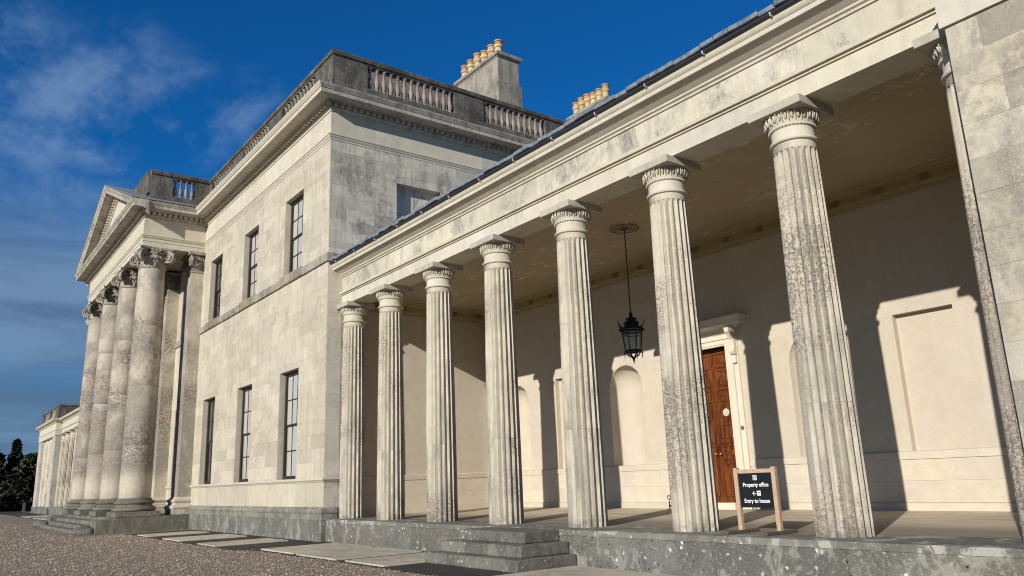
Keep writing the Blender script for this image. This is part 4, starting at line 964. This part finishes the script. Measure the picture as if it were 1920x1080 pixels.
# ------------------------------------------------------------------ far colonnade (mirror of the near one, a few pixels in the picture)
fcx = 2*XM+13.1; far = thing('colonnade', 'distant single-storey fluted colonnade seen past the giant portico columns', 'colonnade', (fcx, 0, 0))
x0, x1 = 2*XM-XB, 2*XM-XA
MB().box(x0, x1, -.755, .5, 0, ZF).build('base_plinth', M['plinth'], far, smooth=False)
m = MB(); m.poly((x0, .5, ZF-.004), (x1, .5, ZF-.004), (x1, YB, ZF), (x0, YB, ZF)); m.build('walk_floor', M['floor'], far, smooth=False)
for x in COLX+[-4.1]: fcolumn(far, 2*XM-x, 0, True)
xprism(E_ARCH, x0, x1, -AF).build('architrave', M['pale'], far, smooth=False); xprism(E_FIL, x0, x1, -AF).build('taenia', M['pale'], far)
xprism(E_FRZ, x0, x1, -AF).build('frieze', M['pale'], far, smooth=False); xprism(E_CORN, x0, x1, -AF).build('cornice', M['pale'], far)
xprism(gp, x0, x1, -AF).build('gutter', M['gutter'], far)
m = MB(); m.poly((x0, -AF-.33, 8.64), (x1, -AF-.33, 8.64), (x1, YB+.6, 9.65), (x0, YB+.6, 9.65)); m.build('roof_deck', M['slate'], far, smooth=False)
MB().box(x0, x1, YB, YB+.3, 0, 9.4).build('back_wall', M['plaster'], far, smooth=False)
MB().box(x0, x1, -.1, YB, 7.605, 7.63).build('walk_ceiling', M['ceiling'], far, smooth=False)

# ------------------------------------------------------------------ lantern
LX, LY = XD, 2.74
ln = thing('lantern', 'black iron hanging lantern on a long rod under the colonnade ceiling', 'lantern', (LX, LY, 4.3))
m = MB(); n = 32
m.tube([(LX+.36*math.cos(2*math.pi*k/n), LY+.36*math.sin(2*math.pi*k/n), 7.56) for k in range(n+1)], .013, 5)
m.tube([(LX+.09*math.cos(2*math.pi*k/12), LY+.09*math.sin(2*math.pi*k/12), 7.545) for k in range(13)], .013, 5)
for k in range(12):
    a = 2*math.pi*k/12; pts = [(LX+r*math.cos(a+.25*math.sin(r*7)), LY+r*math.sin(a+.25*math.sin(r*7)), 7.55) for r in (.02, .10, .19, .27, .36)]; m.tube(pts, .008, 4)
m.build('ceiling_rose', M['rosemetal'], ln)
m = MB(); m.tube([(LX, LY, 5.36), (LX, LY, 7.58)], .013, 6)
for i in range(22):
    z = 5.42+i*.097; bm = bmesh.new(); bmesh.ops.create_icosphere(bm, subdivisions=1, radius=.021); m.add_bm(bm, Matrix.Translation((LX, LY, z)) @ Matrix.Diagonal((1, 1, 1.7, 1)))
m.build('hanging_rod', M['rust'], ln)
LS = .77
def hexr(r, z, n=8): r *= LS; return [(LX+r*math.cos(2*math.pi*(k+.5)/n), LY+r*math.sin(2*math.pi*(k+.5)/n), z) for k in range(n)]
m = MB(); m.rings([hexr(.37, 4.99), hexr(.36, 5.03), hexr(.24, 5.08), hexr(.23, 5.13), hexr(.27, 5.14), hexr(.26, 5.17), hexr(.15, 5.21), hexr(.15, 5.245), hexr(.185, 5.25), hexr(.17, 5.275), hexr(.07, 5.31), hexr(.05, 5.36), hexr(.075, 5.38), hexr(.03, 5.43), hexr(.012, 5.50)])
m.build('lantern_roof', M['iron'], ln, smooth=False)
m = MB()
for r, z, h in ((.345, 4.955, .055), (.33, 4.88, .025), (.262, 4.475, .05)):
    m.rings([hexr(r, z-h/2), hexr(r+.012, z), hexr(r, z+h/2), hexr(r-.03, z+h/2), hexr(r-.03, z-h/2), hexr(r, z-h/2)], True, False, False)
for k in range(8):
    a = 2*math.pi*(k+.5)/8; e = Vector((math.cos(a), math.sin(a), 0)); c0 = Vector((LX, LY, 0))
    P = lambda r, z: c0+e*r*LS+Vector((0, 0, z))
    m.tube([P(.335, 4.96), P(.255, 4.47)], .014, 5)
    m.tube([P(.33, 4.95), P(.40, 5.0), P(.385, 5.08), P(.42, 5.15), P(.46, 5.24)], [.02, .022, .018, .013, .004], 5)
    m.tube([P(.30, 5.05), P(.35, 5.10), P(.39, 5.05), P(.36, 5.0)], .013, 5)
    m.tube([P(.255, 4.48), P(.30, 4.43), P(.285, 4.36), P(.30, 4.30)], [.015, .015, .01, .003], 5)
    m.tube([P(.25, 4.46), P(.17, 4.38), P(.05, 4.33)], .010, 4); m.tube([P(.21, 4.42), P(.18, 4.36), P(.12, 4.40)], .008, 4)
m.rings([hexr(.25, 4.455), hexr(.15, 4.37), hexr(.05, 4.33), hexr(.03, 4.30)], True, False, False) if False else None
m.lathe([(.05, 4.345), (.055, 4.32), (.03, 4.29), (.022, 4.25), (.004, 4.17)], 8, (LX, LY, 0))
m.build('lantern_frame', M['iron'], ln)
for k in range(8):
    a = 2*math.pi*(k+.5)/8; b = a+2*math.pi/8; q_ = MB(); r1, r2 = .322*LS, .245*LS
    q_.poly(*[(LX+r*math.cos(t), LY+r*math.sin(t), z) for r, t, z in ((r1, a, 4.93), (r1, b, 4.93), (r2, b, 4.50), (r2, a, 4.50))]); q_.build('pane', M['lampglass'], ln, smooth=False)
m = MB()
for k in range(3): a = 2*math.pi*k/3; m.tube([(LX+.05*math.cos(a), LY+.05*math.sin(a), 4.48), (LX+.05*math.cos(a), LY+.05*math.sin(a), 4.66)], .014, 6)
m.build('lamp_holder', M['white'], ln)

# ------------------------------------------------------------------ free-standing sign
SX, SY = -7.90, -.10
sg = thing('sign', 'low wooden framed black notice board reading Property office, standing by the nearest columns', 'sign', (SX, SY, ZF))
sg.rotation_euler = (0, 0, 0)
for s in (-1, 1):
    MB().bbox(SX+s*.355-.036, SX+s*.355+.036, SY-.036, SY+.036, ZF+.045, 1.645, .004).build('post', M['oakpale'], sg, smooth=False)
    MB().bbox(SX+s*.355-.045, SX+s*.355+.045, SY-.40, SY+.40, ZF+.001, ZF+.05, .008).build('foot', M['oakdark'], sg, smooth=False)
MB().box(SX-.318, SX+.318, SY-.02, SY+.02, 1.56, 1.618).build('top_rail', M['oakpale'], sg, smooth=False)
pn = MB().box(SX-.318, SX+.318, SY-.012, SY+.012, 1.03, 1.558).build('notice_panel', M['blackpanel'], sg, smooth=False)
def text(s, size, x, z):
    cu = bpy.data.curves.new('lettering', 'FONT'); cu.body = s; cu.size = size; cu.align_x = 'CENTER'; cu.align_y = 'CENTER'; cu.offset = .0016; cu.extrude = .0008
    o = bpy.data.objects.new('lettering_curve', cu); COL.objects.link(o); dg = bpy.context.evaluated_depsgraph_get(); dg.update()
    me = bpy.data.meshes.new_from_object(o.evaluated_get(dg)); bpy.data.objects.remove(o); me.name = 'lettering'
    me.transform(Matrix.Rotation(math.pi/2, 4, 'X') @ Matrix.Diagonal((.92, 1, 1, 1))); me.materials.clear(); me.materials.append(M['white'])
    return link('lettering', me, pn, (x, SY-.0145, z))
text('Property office', .086, SX, 1.375); text('Entry to house', .086, SX, 1.13)
def flat(name, polys):
    m = MB()
    for p in polys:
        m.rings([[(SX+a, SY-.0135, z) for a, z in p], [(SX+a, SY-.0155, z) for a, z in p]])
    m.build(name, M['white'], pn, (SX, SY, 1.2), smooth=False)
def rect(a, b, c, e): return [(a, c), (b, c), (b, e), (a, e)]
z0 = 1.448
flat('office_symbol', [rect(-.036, .036, z0, z0+.009), rect(-.036, .036, z0+.066, z0+.075), rect(-.036, -.027, z0+.009, z0+.066), rect(.027, .036, z0+.009, z0+.066), rect(-.017, -.010, z0+.016, z0+.056), rect(.010, .017, z0+.016, z0+.056), rect(-.010, .010, z0+.049, z0+.056), rect(-.010, .010, z0+.016, z0+.023), [(.008*math.cos(t*.6283), z0+.036+.008*math.sin(t*.6283)) for t in range(10)]])
z0 = 1.21
flat('arrow', [rect(-.062, -.002, z0+.030, z0+.040), [(-.072, z0+.035), (-.042, z0+.068), (-.034, z0+.062), (-.056, z0+.035)], [(-.072, z0+.035), (-.056, z0+.035), (-.034, z0+.008), (-.042, z0+.002)]])
hx = .048
flat('house_symbol', [rect(hx-.034, hx-.020, z0, z0+.075), rect(hx+.020, hx+.034, z0, z0+.075), rect(hx-.020, hx+.020, z0+.060, z0+.075), rect(hx-.019, hx-.007, z0, z0+.032), rect(hx+.007, hx+.019, z0, z0+.032), [(hx-.019, z0+.032), (hx+.019, z0+.032), (hx, z0+.05)]])

# boot scrapers either side of the door
for s, lb in ((-1, 'small black iron boot scraper left of the panelled door'), (1, 'small black iron boot scraper behind the notice board')):
    bx, by = XD+s*1.30, YB-.32; bs_ = thing('boot_scraper', lb, 'boot scraper', (bx, by, .69), 'boot scrapers beside the door')
    for e in (-1, 1):
        q_ = MB(); q_.tube([(bx+e*.13, by, .68), (bx+e*.13, by, .88), (bx+e*.10, by, .95), (bx+e*.05, by, .98)], .014, 6); q_.tube([(bx+e*.13+.05*math.cos(t*.7), by, .99+.05*math.sin(t*.7)) for t in range(8)], .012, 5)
        q_.build('upright', M['iron'], bs_)
    MB().box(bx-.13, bx+.13, by-.006, by+.006, .75, .80).build('scraper_blade', M['iron'], bs_, smooth=False)
    MB().bbox(bx-.2, bx+.2, by-.09, by+.09, .66, .70, .01).build('scraper_base', M['edge'], bs_, smooth=False)

# ------------------------------------------------------------------ trees beyond the far pavilion
def tree(x, y, h, r, kind, seed, label):
    rn = random.Random(seed); t = thing('conifer_tree' if kind == 'c' else 'broadleaf_tree', label, 'tree', (x, y, -.05), 'dark trees at the far left')
    q_ = MB(); q_.tube([(x, y, -.1), (x+.1, y, h*.3), (x, y+.1, h*.9)], [.32, .25, .05], 8)
    q_.build('trunk', M['bark'], t)
    m = MB(); N = 5200
    for i in range(N):
        if kind == 'c':
            f = rn.random()**.75; z = h*(.06+.94*f); rr = r*(1-f)**.85*(.72+.28*math.sin(f*34+rn.random()))+.05; a = rn.uniform(0, 6.283); q = rr*math.sqrt(rn.uniform(.15, 1)); z -= q*.35
            p = Vector((x+q*math.cos(a), y+q*math.sin(a), z))
        else:
            k = rn.randrange(9); cr = random.Random(seed*31+k); ca = cr.uniform(0, 6.28); cq = r*cr.uniform(.15, .62); cz = h*cr.uniform(.28, .78); rr = r*cr.uniform(.34, .55)
            v = Vector((rn.gauss(0, 1), rn.gauss(0, 1), rn.gauss(0, 1))).normalized()*rr*rn.uniform(.6, 1)**.5
            p = Vector((x+cq*math.cos(ca)+v.x, y+cq*math.sin(ca)+v.y, max(.2, cz+v.z)))
        sz = rn.uniform(.26, .62)*(.8 if kind == 'c' else 1); u = Vector((rn.gauss(0, 1), rn.gauss(0, 1), rn.gauss(0, .6))).normalized(); vv = u.orthogonal().normalized()
        m.poly(p-u*sz, p+vv*sz*.55, p+u*sz, p-vv*sz*.5)
    m.build('crown', M['conifer' if kind == 'c' else ('autumn' if seed % 3 == 0 else 'leaf')], t, smooth=False)
TREES = [(-124, -.3, 9.0, 2.7, 'c', 1, 'tall dark conifer with a pointed tip beside the far pavilion'),
         (-119, 3.2, 8.4, 3.0, 'b', 2, 'rounded dark broadleaf tree tight behind the far pavilion'),
         (-121, -4.0, 7.8, 3.7, 'b', 4, 'dark broadleaf tree at the left edge of the picture'),
         (-114, .4, 5.0, 2.5, 'b', 3, 'low russet bush in front of the pointed conifer'),
         (-116, -2.3, 6.0, 2.8, 'b', 5, 'dark green bush left of the pointed conifer'),
         (-131, -2.6, 8.0, 2.4, 'c', 7, 'dark conifer half hidden behind the pointed one'),
         (-128, 3.5, 8.2, 2.6, 'c', 8, 'dark conifer behind the rounded tree'),
         (-126, -8.5, 8.5, 3.2, 'b', 10, 'dark broadleaf tree beyond the left edge of the drive'),
         (-112, 3.6, 4.6, 2.0, 'b', 11, 'dark bush at the foot of the far pavilion')]
for a in TREES: tree(*a)

# ------------------------------------------------------------------ the main block, portico and mirrored wing at their surveyed size (2.2 % over the working drawing above)
K = 1.022
for o in (house, por, ps, far, *[q for q in COL.objects if q.name.startswith('pavilion') and q.location.x < -50]):
    o.scale = (K, K, K); o.location = Vector((o.location.x*K, o.location.y*K+.2366, o.location.z*K-.0352))
